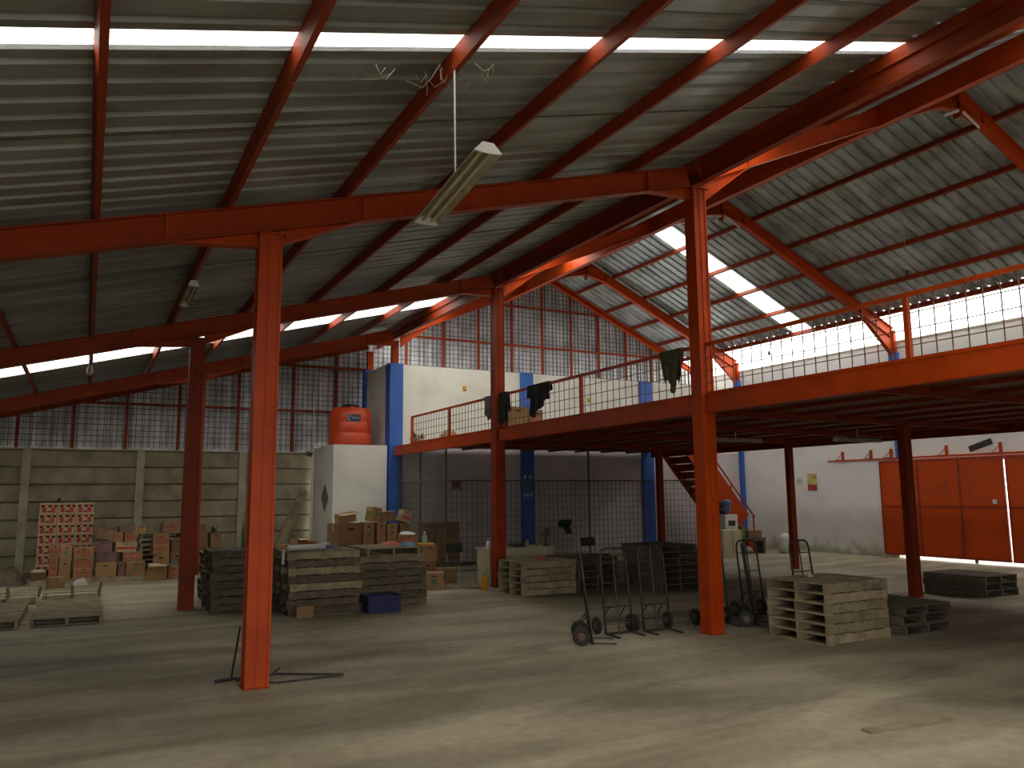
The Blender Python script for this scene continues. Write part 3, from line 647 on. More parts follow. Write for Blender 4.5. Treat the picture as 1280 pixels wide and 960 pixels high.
# ================================================================= CARTONS
def carton(x0, x1, z0, z1, yf, d, rot, style, label, group, tilt=0):
    w, h = x1-x0, z1-z0; cx, cy = (x0+x1)/2, yf+d/2
    t_ = thing('carton', label, 'carton', (cx, cy, z0), group, math.radians(rot), False)
    if tilt: t_.rotation_euler = (0, math.radians(tilt), math.radians(rot)); t_.location.z += abs(math.sin(math.radians(tilt)))*w/2
    bm = {'dark': 'card2', 'purple': 'purp', 'orange': 'card', 'stripe': 'cream', 'cream': 'cream', 'pink': 'card'}.get(style, 'card')
    body = MB()
    if style == 'open':
        th = .006
        body.bb(-w/2, w/2, -d/2, -d/2+th, 0, h).bb(-w/2, w/2, d/2-th, d/2, 0, h).bb(-w/2, -w/2+th, -d/2+th, d/2-th, 0, h).bb(w/2-th, w/2, -d/2+th, d/2-th, 0, h).bb(-w/2, w/2, -d/2, d/2, 0, th)
        body.build('body', M[bm], t_)
        MB().box((0, -d/2-.05, h-.02), (w*.96, .11, .005), (.35, 0, 0)).build('flap', M['cream'], t_)
        MB().box((w/2+.04, 0, h-.01), (.10, d*.9, .005), (0, .3, 0)).build('flap', M['card'], t_)
        MB().box((-w*.05, 0, h-.04), (w*.7, d*.7, .04), (.1, .08, .3)).build('contents', M['plainwhite'], t_)
    else:
        body.bb(-w/2, w/2, -d/2, d/2, 0, h).build('body', M[bm], t_)
        MB().bb(-w/2-.001, w/2+.001, -.025, .025, h-.0005, h+.0012).bb(-w/2-.0015, -w/2, -.025, .025, h*.72, h).build('tape', M['tape'], t_)
        pm = {'red': 'redp', 'pink': 'pink', 'green': 'greenp', 'blue': 'sky', 'yellow': 'yell', 'stripe': 'redp'}.get(style)
        y = -d/2-.0015
        if style == 'stripe': MB().bb(-w*.45, w*.45, y, y+.001, h*.3, h*.5).build('printed_stripe', M['redp'], t_)
        elif pm:
            q = MB()
            if style == 'green': q.lathe((0, y, h*.5), [(min(w, h)*.2, -.001), (min(w, h)*.2, .001)], 8, 'y')
            else:
                for k in range(4): q.bb(-w*.36+k*w*.19, -w*.36+k*w*.19+w*.13, y, y+.001, h*.42, h*(.62 if k % 2 else .7))
            (q.bb(-w*.36, w*.36, y, y+.001, h*.2, h*.26) if style != 'green' else None); q.build('print', M[pm], t_)
            xl = -w/2-.0015; MB().bb(xl, xl+.001, -d*.3, d*.3, h*.35, h*.65).build('side_print', M[pm], t_)
        MB().bb(-w*.12, w*.12, -d/2-.002, -d/2-.001, h*.78, h*.84).build('hand_hole', M['hole'], t_)
    return t_
LG = 'cartons of the far left pile'
P = 'in the far left pile, '
Ltab = [
 (.27, .66, .115, .39, 18.97, .38, 0, 'plain', 'plain brown carton on the pallet edge left of the dark red column'),
 (.67, .80, .115, .38, 19.0, .3, 0, 'purple', 'narrow purplish carton '+P+'beside the green printed carton'),
 (.82, 1.19, .115, .385, 18.97, .38, 0, 'green', 'carton with green print '+P+'bottom row'),
 (1.24, 1.6, .0, .34, 18.7, .4, 0, 'open', 'open carton spilling white plastic '+P+'bottom row'),
 (1.64, 1.86, .0, .27, 18.85, .3, 4, 'pink', 'low carton with pink print '+P+'bottom right'),
 (1.92, 2.12, 0, .39, 19.42, .33, 0, 'orange', 'orange brown carton '+P+'just left of the dark red column'),
 (-.16, .18, .115, .31, 19.0, .38, 0, 'red', 'carton with red print '+P+'lowest of three at the corner'),
 (-.16, .20, .31, .52, 19.0, .38, 2, 'red', 'carton with red print '+P+'middle of three at the corner'),
 (-.15, .21, .52, .73, 19.0, .36, -2, 'red', 'carton with red print '+P+'top of three at the corner'),
 (-.40, -.19, .115, .48, 19.0, .3, 0, 'plain', 'tall plain carton '+P+'left of the three red printed ones'),
 (-.39, -.18, .48, .79, 19.0, .3, 3, 'green', 'carton with green label standing on the tall plain carton'),
 (-.58, -.43, .115, .53, 19.0, .3, 0, 'red', 'narrow red printed carton '+P+'below its twin'),
 (-.59, -.42, .53, .81, 19.0, .3, 0, 'red', 'narrow red printed carton '+P+'on top, before the cream stack'),
 (-.88, -.62, .115, .31, 19.0, .3, 0, 'open', 'small open carton at the front of the tall cream stack'),
 (-.58, -.30, .0, .21, 18.2, .35, 5, 'plain', 'small carton on the floor in front of the left pile'),
 (.25, .64, .115, .39, 19.4, .35, 0, 'plain', 'plain carton '+P+'behind the bottom row, mostly hidden'),
 (.27, .66, .39, .60, 19.3, .38, 0, 'purple', 'purple brown carton '+P+'above the plain one'),
 (.21, .58, .60, .83, 19.3, .38, -3, 'purple', 'purple brown carton '+P+'third layer'),
 (.17, .50, .83, 1.04, 19.32, .32, 6, 'dark', 'dark open-looking carton topping the left column of the pile'),
 (.72, 1.13, .115, .36, 19.4, .36, 0, 'plain', 'hidden carton behind the green printed one '+P+'bottom'),
 (.74, 1.13, .385, .58, 19.38, .38, 4, 'pink', 'faded pink carton '+P+'above the green printed one'),
 (.63, 1.03, .58, .79, 19.4, .35, -3, 'stripe', 'pale carton with a red stripe '+P+'third layer'),
 (.57, .77, .79, 1.0, 19.42, .3, 0, 'red', 'small red printed carton on the striped one, left'),
 (.80, 1.03, .79, 1.0, 19.42, .3, 0, 'red', 'small red printed carton on the striped one, right'),
 (.67, .97, 1.0, 1.14, 19.44, .26, 8, 'purple', 'flat purple carton crowning the middle of the left pile'),
 (1.40, 1.73, 0, .50, 19.6, .35, 0, 'plain', 'plain carton '+P+'before the pallet stack'),
 (1.36, 1.69, .50, .71, 19.6, .35, 0, 'red', 'red printed carton '+P+'before the pallet stack, lower'),
 (1.37, 1.70, .71, .92, 19.6, .33, 2, 'red', 'red printed carton '+P+'before the pallet stack, upper'),
 (1.78, 2.04, 0, .52, 19.86, .33, 0, 'blue', 'carton with pale blue print right of the pallet stack'),
 (1.76, 2.01, .52, .79, 19.86, .33, 0, 'dark', 'dark carton on the pale blue printed one'),
 (1.10, 1.30, .92, 1.10, 20.4, .3, 0, 'yellow', 'yellow printed carton on the far pallet stack, left'),
 (1.60, 1.96, .92, 1.16, 20.4, .35, 0, 'red', 'red printed carton on the far pallet stack, right'),
 (2.36, 2.58, .0, .60, 20.0, .35, 0, 'plain', 'tall plain carton right of the dark red column, bottom'),
 (2.35, 2.56, .60, .88, 20.0, .33, 0, 'orange', 'orange brown carton right of the dark red column, middle'),
 (2.34, 2.53, .88, 1.12, 20.0, .33, 0, 'plain', 'plain carton right of the dark red column, top'),
 (2.63, 2.88, .0, .60, 20.05, .35, 0, 'dark', 'dark carton behind the left pallet stack, lower'),
 (2.62, 2.86, .60, .90, 20.05, .33, 8, 'dark', 'dark carton behind the left pallet stack, upper with leaves'),
]
random.seed(21)
for n_, r in enumerate(Ltab): carton(*r[:6], r[6]+random.uniform(-7, 7), r[7], r[8], LG, {18: 14, 24: -9, 31: 3, 37: -8, 2: 0}.get(n_, 0))
# cream stack: 3 wide, 7 high
carton_rows = ['bottom', 'second', 'third', 'fourth', 'fifth', 'sixth', 'top']
proto = None
cp = MB().bb(-.9, .2, 20.2, 20.75, 0, .10).build('low_plinth', M['wood2']); tag(cp, 'low wooden plinth under the tall cream carton stack', 'plinth')
for k in range(7):
    for i in range(3):
        x = -.71+i*.355+random.uniform(-.006, .006); z = .10+k*.2205; w, d, h = .345, .5, .22
        lab = f'cream fruit carton with red bands in the {carton_rows[k]} row, {["left", "middle", "right"][i]} column of the tall stack'
        if proto is None:
            t_ = thing('fruit_carton', lab, 'carton', (x, 20.5, z), 'cream cartons of the tall stack', 0, False)
            MB().bb(-w/2, w/2, -d/2, d/2, 0, h).build('body', M['cream'], t_)
            q = MB()
            for xx in (-.09, .08): q.bb(xx-.038, xx+.038, -d/2-.002, -d/2, .015, .125)
            q.bb(-.14, .14, -d/2-.0015, -d/2, .165, .18).build('red_band', M['redp'], t_)
            for xx in (-.11, .02, .13): MB().bb(xx-.035, xx+.03, -d/2-.004, -d/2-.002, .13, .17).build('vent_slot', M['hole'], t_)
            MB().bb(-.035, .04, -d/2-.003, -d/2-.001, .02, .045).build('vent_slot', M['hole'], t_)
            MB().bb(-w/2-.002, -w/2, -.15, -.05, .13, .18).bb(-w/2-.002, -w/2, .05, .15, .13, .18).build('side_slot', M['hole'], t_)
            proto = t_
        else: copy_tree(proto, (x, 20.5+random.uniform(-.008, .008), z), random.uniform(-.012, .012), lab)
# leaves on stack
def leaf_clump(name, label, c, r, n=14, m_='leaf', cat='plant'):
    q = MB()
    for i in range(n):
        a = random.uniform(0, 6.28); l = r*random.uniform(.5, 1.1); e = random.uniform(.2, 1.3)
        d = Vector((math.cos(a)*math.cos(e), math.sin(a)*math.cos(e), math.sin(e))); s_ = Vector((-math.sin(a), math.cos(a), 0))*l*.18
        p = Vector(c); q.add([p, p+d*l*.5+s_, p+d*l, p+d*l*.5-s_, p+d*l*.5+Vector((0, 0, .01))], [(0, 1, 4), (1, 2, 4), (2, 3, 4), (3, 0, 4)])
    o = q.build(name, M[m_]); return tag(o, label, cat)
leaf_clump('leaf_bunch', 'small green leaf bunch on the left of the cream carton stack', (-.55, 20.4, 1.65), .14)
leaf_clump('leaf_bunch', 'small green leaf bunch on the right of the cream carton stack', (-.02, 20.4, 1.65), .12)
leaf_clump('leaf_bunch', 'green leaves sticking out of a dark carton right of the dark red column', (2.7, 20.1, .90), .2)
leaf_clump('tall_weed', 'tall green weed in front of the concrete wall by the nearest column', (3.62, 21.5, 0), .5, 10)
wd = bpy.data.objects['tall_weed']
for v_ in wd.data.vertices: v_.co = (3.62+(v_.co.x-3.62)*.35, 21.5+(v_.co.y-21.5)*.35, v_.co.z*2.6)

# middle pile
MG = 'cartons of the middle pile'; P = 'in the middle pile, '
Mtab = [
 (4.36, 4.90, 0, .60, 15.6, .5, 0, 'plain', 'large plain carton '+P+'bottom left'),
 (4.35, 4.88, .60, 1.20, 15.62, .48, 4, 'dark', 'large rumpled dark carton '+P+'below the open one'),
 (4.45, 4.80, 1.20, 1.38, 15.66, .35, -5, 'open', 'open carton full of scraps at the top left of the middle pile'),
 (4.94, 5.16, 0, .75, 15.6, .35, 0, 'plain', 'tall plain carton '+P+'second column, lower'),
 (4.93, 5.15, .75, 1.21, 15.6, .35, 0, 'green', 'carton with green emblem '+P+'second column, upper'),
 (5.06, 5.26, 1.21, 1.49, 15.65, .28, 10, 'green', 'carton with dark green mark standing highest in the middle pile'),
 (5.20, 5.39, 0, .84, 15.6, .35, 0, 'plain', 'tall narrow carton '+P+'third column, lower'),
 (5.21, 5.39, .84, 1.20, 15.6, .35, 0, 'orange', 'narrow orange brown carton '+P+'third column, upper'),
 (5.42, 5.64, 0, .80, 15.6, .35, 0, 'plain', 'tall carton '+P+'fourth column, lower'),
 (5.42, 5.63, .80, 1.17, 15.6, .35, 0, 'green', 'carton with green print '+P+'fourth column, upper'),
 (5.32, 5.62, 1.205, 1.40, 15.64, .32, -4, 'dark', 'dark brown carton '+P+'top, before the blue pier'),
 (5.68, 5.93, 0, .60, 15.6, .35, 0, 'plain', 'plain carton '+P+'fifth column, bottom'),
 (5.68, 5.91, .60, .95, 15.6, .35, 0, 'dark', 'dark carton '+P+'fifth column, middle'),
 (5.69, 5.91, .95, 1.16, 15.64, .3, 0, 'plain', 'plain carton '+P+'fifth column, upper'),
 (5.69, 5.89, 1.16, 1.40, 15.66, .22, 12, 'stripe', 'pale striped carton tilted at the top right of the middle pile'),
 (5.50, 5.80, 0, .78, 14.9, .35, 0, 'plain', 'tall plain carton right behind the blue crate stack'),
 (5.49, 5.80, .78, .98, 14.9, .35, 0, 'pink', 'pinkish carton with white film on top behind the stack'),
 (5.87, 6.21, 0, .44, 14.95, .4, 0, 'dark', 'dark brown carton below the yellow topped one'),
 (5.86, 6.21, .44, .76, 14.95, .4, 0, 'orange', 'orange carton with a yellow tray on top by the fence'),
 (5.68, 6.05, 0, .30, 14.05, .38, -20, 'green', 'green printed carton on the floor beside the blue crate stack'),
 (6.30, 6.72, 0, .28, 14.95, .38, -22, 'green', 'green printed carton on the floor left of the chair'),
]
for n_, r in enumerate(Mtab): carton(*r[:6], r[6]+random.uniform(-9, 9), r[7], r[8], MG, {2: -7, 5: 9, 10: -6, 14: 20}.get(n_, 0))
for k in range(4):
    for i in range(3):
        x = 7.42+i*.33; lab = f'brown carton in the {["bottom", "second", "third", "top"][k]} row, {["left", "middle", "right"][i]} column of the block behind the cage fence'
        carton(x-.155, x+.155, k*.27, k*.27+.265, 18.3+random.uniform(-.01, .01), .4, random.uniform(-1, 1), 'dark', lab, 'brown cartons inside the cage')
def slab(name, label, cat, c, d, rot, m_, group=None): o = MB().box((0, 0, 0), d, rot).build(name, M[m_], loc=None); o.location = c; return tag(o, label, cat, group)
o = slab('yellow_tray', 'yellow plastic tray on the orange carton by the fence', 'tray', (6.03, 15.15, .775), (.34, .36, .03), None, 'yell')
bt = thing('plastic_bottle', 'pale green bottle standing on the yellow tray', 'bottle', (6.03, 15.12, .79)); MB().lathe((6.03, 15.12, .79), [(.05, 0), (.055, .02), (.055, .13), (.02, .18), (.02, .2)], 12).build('body', M['teal'], bt, True); MB().lathe((6.03, 15.12, .99), [(.024, 0), (.024, .03)], 10).build('cap', M['plainwhite'], bt)
# crumpled cloth / film helper
def crumple(name, label, cat, c, sx, sy, h, m_, seed=1, n=9):
    random.seed(seed); q = MB(); vs = []
    for i in range(n):
        for j in range(n):
            u, v = i/(n-1)-.5, j/(n-1)-.5; e = max(0, 1-4*max(abs(u), abs(v))**2)
            vs.append((c[0]+sx*u*(1+random.uniform(-.08, .08)), c[1]+sy*v*(1+random.uniform(-.08, .08)), c[2]+.004+h*(e**.5)*random.uniform(.45, 1)))
    q.add(vs, [(i*n+j, (i+1)*n+j, (i+1)*n+j+1, i*n+j+1) for i in range(n-1) for j in range(n-1)])
    q.add([(c[0]-sx/2, c[1]-sy/2, c[2]), (c[0]+sx/2, c[1]-sy/2, c[2]), (c[0]+sx/2, c[1]+sy/2, c[2]), (c[0]-sx/2, c[1]+sy/2, c[2])], [(0, 3, 2, 1)])
    o = q.build(name, M[m_], None, True); return tag(o, label, cat)
crumple('plastic_film', 'white crumpled film on the pinkish carton', 'film', (5.64, 15.07, .98), .26, .3, .07, 'plainwhite', 2)
crumple('pink_bag', 'pink plastic bag on the floor behind the green printed carton', 'bag', (6.25, 15.75, 0), .5, .4, .38, 'pink', 4)
crumple('white_bag', 'white plastic bag among the far left cartons', 'bag', (.0, 18.6, 0), .3, .26, .16, 'dusty', 5)
crumple('sack_heap', 'dark heap of old sacks at the far left', 'sack', (-1.45, 19.6, 0), .9, .7, .42, 'wood2', 6)
crumple('sack_heap', 'smaller dark heap by the wall at the far left edge', 'sack', (-1.9, 18.6, 0), .7, .6, .3, 'wood2', 8)
crumple('pink_wrapping', 'pink plastic wrapping sticking out at the end of the middle pile', 'wrapping', (5.35, 14.45, 0), .4, .3, .72, 'pink', 9)
# clutter left of the tank block
o = slab('leaning_board', 'wide brown board leaning against the white pipe beside the concrete wall', 'board', (4.72, 21.45, .95), (.22, .05, 2.1), (-.1, .42, 0), 'wood')
pallet(4.35, 18.6, 0, .1, 'pallet below the clutter in front of the concrete wall', 'single pallets'); pallet(4.35, 18.6, PHT, .05, 'second pallet in the clutter by the concrete wall, lower', 'single pallets'); pallet(4.4, 18.6, 2*PHT, .12, 'third pallet in the clutter by the concrete wall, upper', 'single pallets', 'wood2')
pallet(4.35, 18.62, 3*PHT, .0, 'fourth pallet in the clutter by the concrete wall, dark', 'single pallets', 'wood2')
carton(4.20, 4.48, .46, .80, 18.4, .3, 20, 'open', 'open orange carton on the clutter before the concrete wall', MG)
carton(4.55, 4.80, .46, .72, 18.6, .3, -8, 'pink', 'pink printed carton beside the leaning board', MG)
carton(3.90, 4.15, .46, .66, 18.5, .3, 8, 'plain', 'flat plain carton at the left of the clutter by the wall', MG)
# things on the stacks
t2 = 8*PHT+.0
o = MB().tube([(2.72, 12.28, t2+.04), (2.74, 12.30, t2+.055), (3.3, 12.42, t2+.05)], .045, 10).build('white_roll', M['plainwhite'], None, True); tag(o, 'white plastic roll lying on the middle pallet stack', 'roll')
o = slab('white_strip', 'white strip hanging over the left end of the middle pallet stack', 'strip', (2.645, 12.3, t2-.07), (.02, .1, .22), None, 'plainwhite')
crumple('blue_sheet', 'blue crumpled sheet on the middle pallet stack', 'sheet', (3.35, 12.85, t2), .6, .3, .06, 'navy', 11)
o = slab('white_scrap', 'white scrap on the blue crumpled sheet', 'scrap', (3.4, 12.8, t2+.075), (.14, .07, .02), (.1, .1, .3), 'plainwhite')
crumple('pink_sheet', 'pink sheet on the stack behind the blue crate', 'sheet', (4.55, 12.9, t2), .3, .3, .07, 'pink', 12)
o = slab('light_blue_box', 'light blue flat box at the right end of the stack behind the blue crate', 'box', (4.72, 12.6, t2+.03), (.16, .2, .055), (0, 0, .1), 'sky')
# blue crate
bc = thing('blue_crate', 'dark blue plastic crate on the floor before the pallet stacks', 'crate', (4.05, 11.9, 0), None, -.02, False)
q = MB(); w, d, h = .50, .34, .25
q.bb(-w/2, w/2, -d/2, -d/2+.01, 0, h).bb(-w/2, w/2, d/2-.01, d/2, 0, h).bb(-w/2, -w/2+.01, -d/2+.01, d/2-.01, 0, h).bb(w/2-.01, w/2, -d/2+.01, d/2-.01, 0, h).bb(-w/2+.01, w/2-.01, -d/2+.01, d/2-.01, 0, .012); q.build('body', M['navy'], bc)
MB().bb(-w/2-.012, w/2+.012, -d/2-.012, -d/2, h-.03, h).bb(-w/2-.012, w/2+.012, d/2, d/2+.012, h-.03, h).bb(-w/2-.012, -w/2, -d/2, d/2, h-.03, h).bb(w/2, w/2+.012, -d/2, d/2, h-.03, h).build('rim', M['navy'], bc)
for k in range(7): MB().bb(-w/2+.04+k*.07-.004, -w/2+.04+k*.07+.004, -d/2-.008, -d/2, .01, h-.03).build('rib', M['navy'], bc)
wbx = thing('wooden_block', 'small reddish wooden box against the foot of the middle pallet stack', 'box', (2.9, 11.98, 0)); MB().bb(2.78, 3.02, 11.9, 12.05, 0, .16).build('body', M['card'], wbx); MB().bb(2.775, 3.025, 11.893, 11.9, .07, .085).build('batten', M['card2'], wbx)

# ---------------------------------------------------------------- upstairs items
carton(7.15, 7.6, 3.0, 3.44, 13.6, .4, 0, 'plain', 'large brown carton on the mezzanine behind the black shirt', 'cartons on the mezzanine')
carton(7.65, 7.95, 3.0, 3.40, 13.65, .35, 0, 'pink', 'smaller carton with pink print on the mezzanine right of the brown one', 'cartons on the mezzanine')
def hang(name, label, y0, y1, z0, m_, seed, x=XB, shirt=False, ztop=3.69):
    random.seed(seed); q = MB(); ny, nz = 12, 12
    for side, k0 in ((-1, .0), (1, .45)):
        vs = []
        for j in range(nz+1):
            f = j/nz
            for i in range(ny+1):
                u = i/ny; zz = ztop-(ztop-z0)*f*(1-.55*k0)*(1-.22*math.sin(u*5+seed)*f)
                yy = y0+(y1-y0)*u
                if shirt:
                    cx_ = (y0+y1)/2; hw = (y1-y0)/2*(1 if f < .42 else .62); yy = cx_+hw*(2*u-1)
                else: yy = (y0+y1)/2+(yy-(y0+y1)/2)*(1-(.55 if name == 'hanging_trousers' else .25)*f)
                xx = x+side*(.028+.03*f*(1+math.sin(u*14+seed)*.8))
                vs.append((xx, yy, zz))
        n = ny+1; q.add(vs, [(j*n+i, j*n+i+1, (j+1)*n+i+1, (j+1)*n+i) for j in range(nz) for i in range(ny)])
    q.bb(x-.03, x+.03, y0, y1, ztop-.004, ztop+.004)
    o = q.build(name, M[m_], None, True); return tag(o, label, 'clothing')
hang('hanging_shirt', 'black T-shirt hung over the mezzanine rail', 11.78, 12.55, 3.2, 'bcloth', 1, shirt=True)
hang('hanging_jacket', 'dark green jacket hung on the rail right of the tall red column', 13.35, 13.68, 3.12, 'dgreen', 2)
hang('hanging_cloth', 'grey checked cloth hung on the rail left of the tall red column', 13.95, 14.35, 3.28, 'grycloth', 3)
hang('hanging_trousers', 'olive trousers hung over the rail left of the tall orange column', 8.27, 8.75, 3.19, 'gcloth', 4)
hang('hanging_rag', 'dark rag hanging on the cage fence', 0, 1, 0, 'bcloth', 5) if False else None
rg = MB(); random.seed(5)
vs = [(10.0+.36*i/8+.02*math.sin(j), FY-.035-.02*math.sin(i*1.7+j), 1.13-.34*j/8*(.55 if i < 4 else 1)) for j in range(9) for i in range(9)]
rg.add(vs, [(j*9+i, j*9+i+1, (j+1)*9+i+1, (j+1)*9+i) for j in range(8) for i in range(8)]); o = rg.build('hanging_rag', M['dgreen'], None, True); tag(o, 'dark green rag hanging on the cage fence', 'cloth')
ppt = thing('potted_plants', 'small potted plants at the far left end of the mezzanine', 'plant', (7.25, 18.8, 3.0))
MB().lathe((7.25, 18.9, 3.0), [(.09, 0), (.12, .18), (.10, .18)], 12).build('pot', M['card'], ppt)
MB().lathe((7.3, 18.6, 3.0), [(.08, 0), (.10, .14), (.08, .14)], 12).build('pot', M['beige'], ppt)
for i, c in enumerate(((7.25, 18.9, 3.17), (7.3, 18.6, 3.13))):
    o = leaf_clump('foliage', 'x', c, .2, 14, 'gcloth'); o.parent = ppt; o.location = (-7.25, -18.8, -3.0); del o['label']; del o['category']
crumple('rag_bundle', 'tan bundle of rags on the mezzanine floor near the left end', 'bundle', (7.4, 17.1, 3.0), .35, .5, .3, 'card', 13)

# ---------------------------------------------------------------- desk, chairs, bin
dk_ = thing('desk', 'cream office desk behind the red mezzanine column', 'desk', (7.6, 14.35, 0))
MB().bb(6.93, 8.45, 14.02, 14.65, .67, .70).build('desk_top', M['beige'], dk_)
MB().bb(6.95, 6.98, 14.06, 14.60, 0, .67).build('end_panel', M['beige'], dk_); MB().bb(8.39, 8.42, 14.06, 14.60, 0, .67).build('end_panel', M['beige'], dk_)
MB().bb(6.98, 8.39, 14.08, 14.10, .25, .67).build('modesty_panel', M['beige'], dk_)
dr = MB().bb(6.98, 7.3, 14.12, 14.6, .3, .66).build('drawer_unit', M['beige'], dk_); MB().bb(7.05, 7.22, 14.6, 14.62, .45, .47).build('drawer_handle', M['steel'], dr).location = tuple(-v for v in dk_.location)
leaf_clump('desk_plant', 'small green plant on the cream desk right of the column', (7.30, 14.3, .70), .2)
o = slab('black_folder', 'black flat box on the cream desk', 'box', (7.68, 14.3, .73), (.26, .2, .06), None, 'black')
tr_ = thing('desk_ornament', 'tan small figurine on the cream desk', 'ornament', (7.92, 14.3, .7)); MB().lathe((7.92, 14.3, .7), [(.04, 0), (.05, .05), (.025, .08), (.035, .11), (.01, .14)], 10).build('body', M['card'], tr_, True)
o = MB().tube([(8.22, 14.4, .70), (8.19, 14.4, 1.06)], .022, 8).build('cardboard_tube', M['card']); tag(o, 'pale cardboard tube standing on the cream desk', 'tube')
fn = thing('table_fan', 'small dark table fan at the right end of the cream desk', 'fan', (8.38, 14.3, .7)); MB().lathe((8.36, 14.3, .70), [(.07, 0), (.07, .02), (.015, .03), (.015, .16)], 12).build('stand', M['black'], fn); MB().lathe((8.36, 14.28, .25+.7), [(.02, -.03), (.10, -.02), (.10, .02), (.02, .03)], 16, 'y').build('cage', M['fence'], fn)
ct = thing('white_kettle', 'white kettle on the left end of the cream desk', 'kettle', (7.02, 14.2, .7)); MB().lathe((7.02, 14.2, .70), [(.07, 0), (.075, .02), (.06, .12), (.03, .14)], 14).build('body', M['plainwhite'], ct, True); MB().tube([(6.98, 14.2, .83), (6.99, 14.2, .9), (7.05, 14.2, .9), (7.06, 14.2, .83)], .009).build('handle', M['plainwhite'], ct)
crumple('pink_cloth', 'pinkish cloth on the pallet stack below the desk', 'cloth', (7.30, 12.75, 5*PHT), .2, .16, .07, 'pink', 14)
def chair(label, x, y, rz):
    c = thing('metal_chair', label, 'chair', (x, y, 0), None, rz, False)
    for sx in (-.19, .19):
        MB().tube([(sx, .22, 0), (sx, .17, .45), (sx, .24, .82)], .010).build('rear_leg', M['steel'], c)
        MB().tube([(sx, -.22, 0), (sx, -.17, .44)], .009).build('front_leg', M['steel'], c)
    MB().bb(-.21, .21, -.2, .2, .43, .47).build('seat', M['rubber'], c); MB().box((0, .215, .72), (.4, .03, .18), (-.18, 0, 0)).build('backrest', M['rubber'], c)
chair('black folding chair with pale metal legs left of the cream desk', 6.42, 14.22, math.radians(15))
chair('black chair behind the leftmost hand truck, only its back visible', 9.62, 14.4, math.radians(10))
yb2 = thing('yellow_bin', 'yellow bin on the floor at the left foot of the red column', 'bin', (6.55, 13.45, 0)); MB().lathe((6.55, 13.45, 0), [(.06, 0), (.075, .25), (.078, .26), (.07, .26), (.055, .01)], 14).build('body', M['yell'], yb2, True); MB().tube([(6.5, 13.45, .25), (6.53, 13.45, .33), (6.58, 13.45, .33)], .006).build('handle', M['steel'], yb2)

# rear right: cabinet, cooler with bottle, bench, sack
cb = thing('wooden_cabinet', 'pale green-beige cabinet behind the tall orange column by the stairs', 'cabinet', (15.6, 16.8, 0))
MB().bb(15.25, 15.95, 16.65, 17.05, 0, .72).build('body', M['beige'], cb); MB().bb(15.28, 15.58, 16.635, 16.65, .05, .68).build('door', M['beige'], cb); MB().bb(15.62, 15.92, 16.635, 16.65, .05, .68).build('door', M['beige'], cb)
wc = thing('water_dispenser', 'white water dispenser behind the beige cabinet', 'dispenser', (16.12, 17.4, 0)); MB().bb(15.95, 16.4, 17.25, 17.6, 0, 1.12).build('body', M['plainwhite'], wc); MB().bb(16.05, 16.3, 17.235, 17.25, .8, .95).build('tap_recess', M['rubber'], wc)
wbt = thing('water_bottle', 'dark blue water bottle upside down on the white dispenser', 'bottle', (16.15, 17.42, 1.12)); MB().lathe((16.15, 17.42, 1.12), [(.03, 0), (.04, .04), (.13, .10), (.135, .22), (.125, .24), (.135, .26), (.135, .38), (.10, .41)], 16).build('body', M['waterb'], wbt, True); MB().lathe((16.15, 17.42, 1.12), [(.042, 0), (.042, .03)], 12).build('neck_collar', M['navy'], wbt)
o = slab('green_box', 'bright green narrow box right of the white dispenser', 'box', (16.55, 17.3, .62), (.12, .2, .34), None, 'greenp')
be = thing('dark_bench', 'dark bench or crate with papers right of the dispenser', 'bench', (16.8, 17.3, 0)); MB().bb(16.45, 17.3, 17.1, 17.5, .35, .45).build('seat', M['wood2'], be)
for x in (16.5, 17.25): MB().bb(x-.04, x+.04, 17.12, 17.48, 0, .35).build('leg', M['wood2'], be)
o = slab('dark_case', 'dark brown case on the bench near the stairs', 'case', (16.95, 17.3, .55), (.5, .3, .2), None, 'card2')
sk = MB(); sk.lathe((17.85, 16.9, 0), [(.14, 0), (.19, .05), (.20, .25), (.18, .42), (.12, .52), (.05, .56)], 14); o = sk.build('white_sack', M['paper'], None, True); tag(o, 'white printed sack standing against the rear of the right wall', 'sack')
MB().tube([(17.74, 16.72, .33), (17.8, 16.70, .38), (17.86, 16.695, .33), (17.82, 16.70, .27)], .012, 4).build('red_print', M['redp'], o)

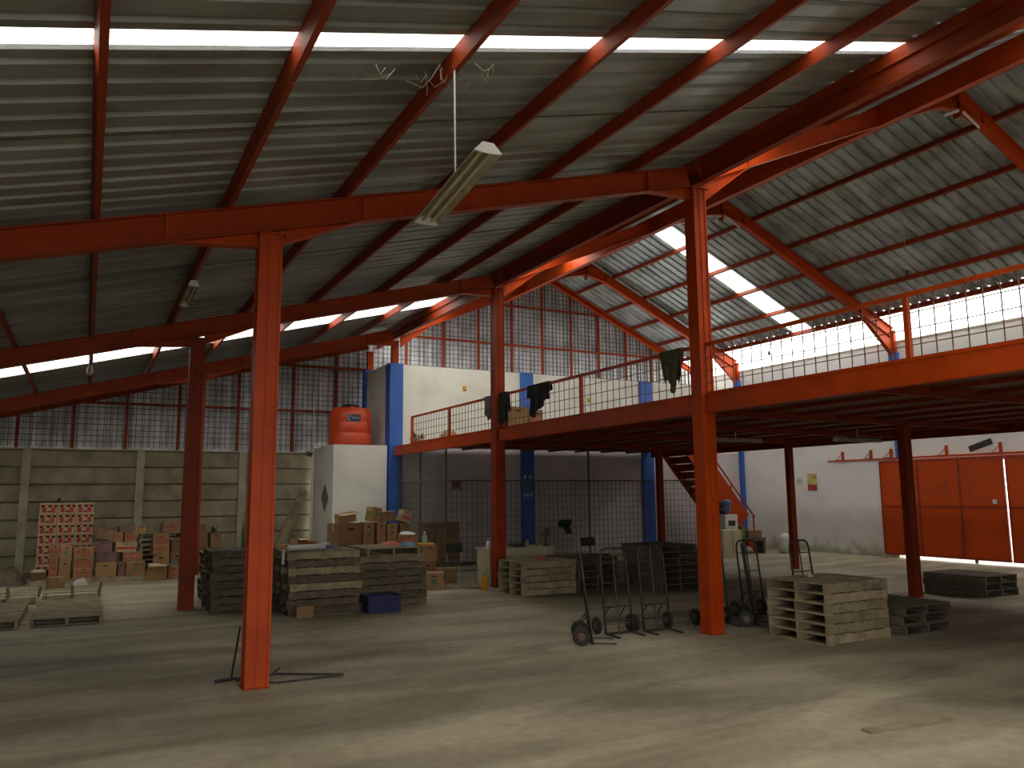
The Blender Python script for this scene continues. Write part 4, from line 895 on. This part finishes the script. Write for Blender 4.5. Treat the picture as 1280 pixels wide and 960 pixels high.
# ---------------------------------------------------------------- hand trucks
def make_truck():
    t_ = thing('hand_truck', 'x', 'hand truck', (0, 0, 0), 'black hand trucks', 0, False)
    # local: load side faces -Y, handle leans to +Y
    lean = .12; hw = .2; H_ = 1.05
    P_ = lambda x, z: Vector((x, z*lean, z))
    pts = [P_(-hw, .02), P_(-hw*.98, .5), P_(-hw*.95, H_-.10), P_(-hw*.85, H_-.03), P_(-hw*.6, H_), P_(hw*.6, H_), P_(hw*.85, H_-.03), P_(hw*.95, H_-.10), P_(hw*.98, .5), P_(hw, .02)]
    MB().tube(pts, .014, 8).build('frame', M['black'], t_, True)
    MB().tube([P_(0, .03), P_(0, H_-.005)], .010, 6).build('centre_bar', M['black'], t_)
    for z in (.16, .33, .62, .88): MB().bar(P_(-hw*.98, z), P_(hw*.98, z), .022, .012).build('cross_bar', M['black'], t_)
    for s_ in (-1, 1):
        MB().bar((s_*.18, .0, .018), (s_*.18, -.28, .012), .03, .012).build('toe_fork', M['black'], t_)
        MB().tube([P_(s_*.12, .33), Vector((s_*.12, .16, .20)), Vector((s_*.12, .13, .11))], .009).build('axle_brace', M['black'], t_)
        w_ = MB().lathe((s_*.25, .13, .105), [(.05, -.02), (.09, -.024), (.105, -.012), (.105, .012), (.09, .024), (.05, .02)], 20, 'x').build('wheel', M['rubber'], t_, True)
        MB().lathe((s_*.25, .13, .105), [(.02, -.03), (.045, -.024), (.045, .024), (.02, .03)], 14, 'x').build('hub', mat('rusty_hub', (.16, .08, .05), None, .6) if s_ < 0 else bpy.data.materials['rusty_hub'], w_)
    MB().bar((-.2, -.005, .02), (.2, -.005, .02), .03, .02).build('toe_bar', M['black'], t_)
    MB().tube([(-.25, .13, .105), (.25, .13, .105)], .01).build('axle', M['steel'], t_)
    return t_
TR = make_truck(); first = True
for (x, y, a, lab) in ((5.40, 8.20, 60, 'leftmost black hand truck seen side on, with rusty wheel hub'),
                       (6.00, 8.47, -2, 'black hand truck second from left, facing the camera'),
                       (6.54, 8.40, -4, 'black hand truck third from left, facing the camera'),
                       (7.50, 8.36, -8, 'black hand truck half hidden behind the tall orange column'),
                       (7.98, 8.15, 50, 'black hand truck edge-on just right of the tall orange column'),
                       (8.52, 8.70, 0, 'black hand truck behind the big pallet stack, next to the edge-on one'),
                       (9.10, 8.25, 0, 'rounded black hand truck handle behind the big pallet stack, rightmost')):
    if first: TR.location = (x, y, 0); TR.rotation_euler = (0, 0, math.radians(a)); TR['label'] = lab; first = False
    else: copy_tree(TR, (x, y, 0), math.radians(a), lab)
crumple('paper_scrap', 'small crumpled paper on the big foreground pallet stack', 'scrap', (8.05, 7.25, 6*PHT), .06, .06, .04, 'paper', 15)

# ---------------------------------------------------------------- floor odds and ends
ts = thing('folded_tripod', 'thin black folded metal stand lying around the foot of the nearest column', 'stand', (1.3, 8.2, 0))
MB().tube([(1.17, 8.24, .02), (1.36, 8.27, .02)], .016).build('foot_bar', M['black'], ts)
MB().tube([(1.33, 8.30, .02), (1.36, 8.10, .52)], .011).build('upright_leg', M['black'], ts)
MB().tube([(1.36, 8.27, .02), (1.75, 8.22, .03), (2.32, 7.92, .02)], .012).build('long_leg', M['black'], ts)
MB().tube([(1.66, 7.92, .015), (2.3, 7.90, .02)], .010).build('long_leg', M['black'], ts)
MB().tube([(1.36, 8.20, .02), (1.66, 7.93, .015)], .010).build('cross_leg', M['black'], ts)
MB().tube([(1.62, 8.12, .02), (1.78, 8.28, .07)], .010).build('short_leg', M['black'], ts)
o = MB().box((0, 0, 0), (.85, .09, .02), (0, 0, -.08)).build('floor_plank', M['wood']); o.location = (5.55, 4.15, .012); tag(o, 'thin plank lying on the floor at the bottom right', 'plank')

for o in list(bpy.data.objects):
    if '_w' in o.keys(): del o['_w']
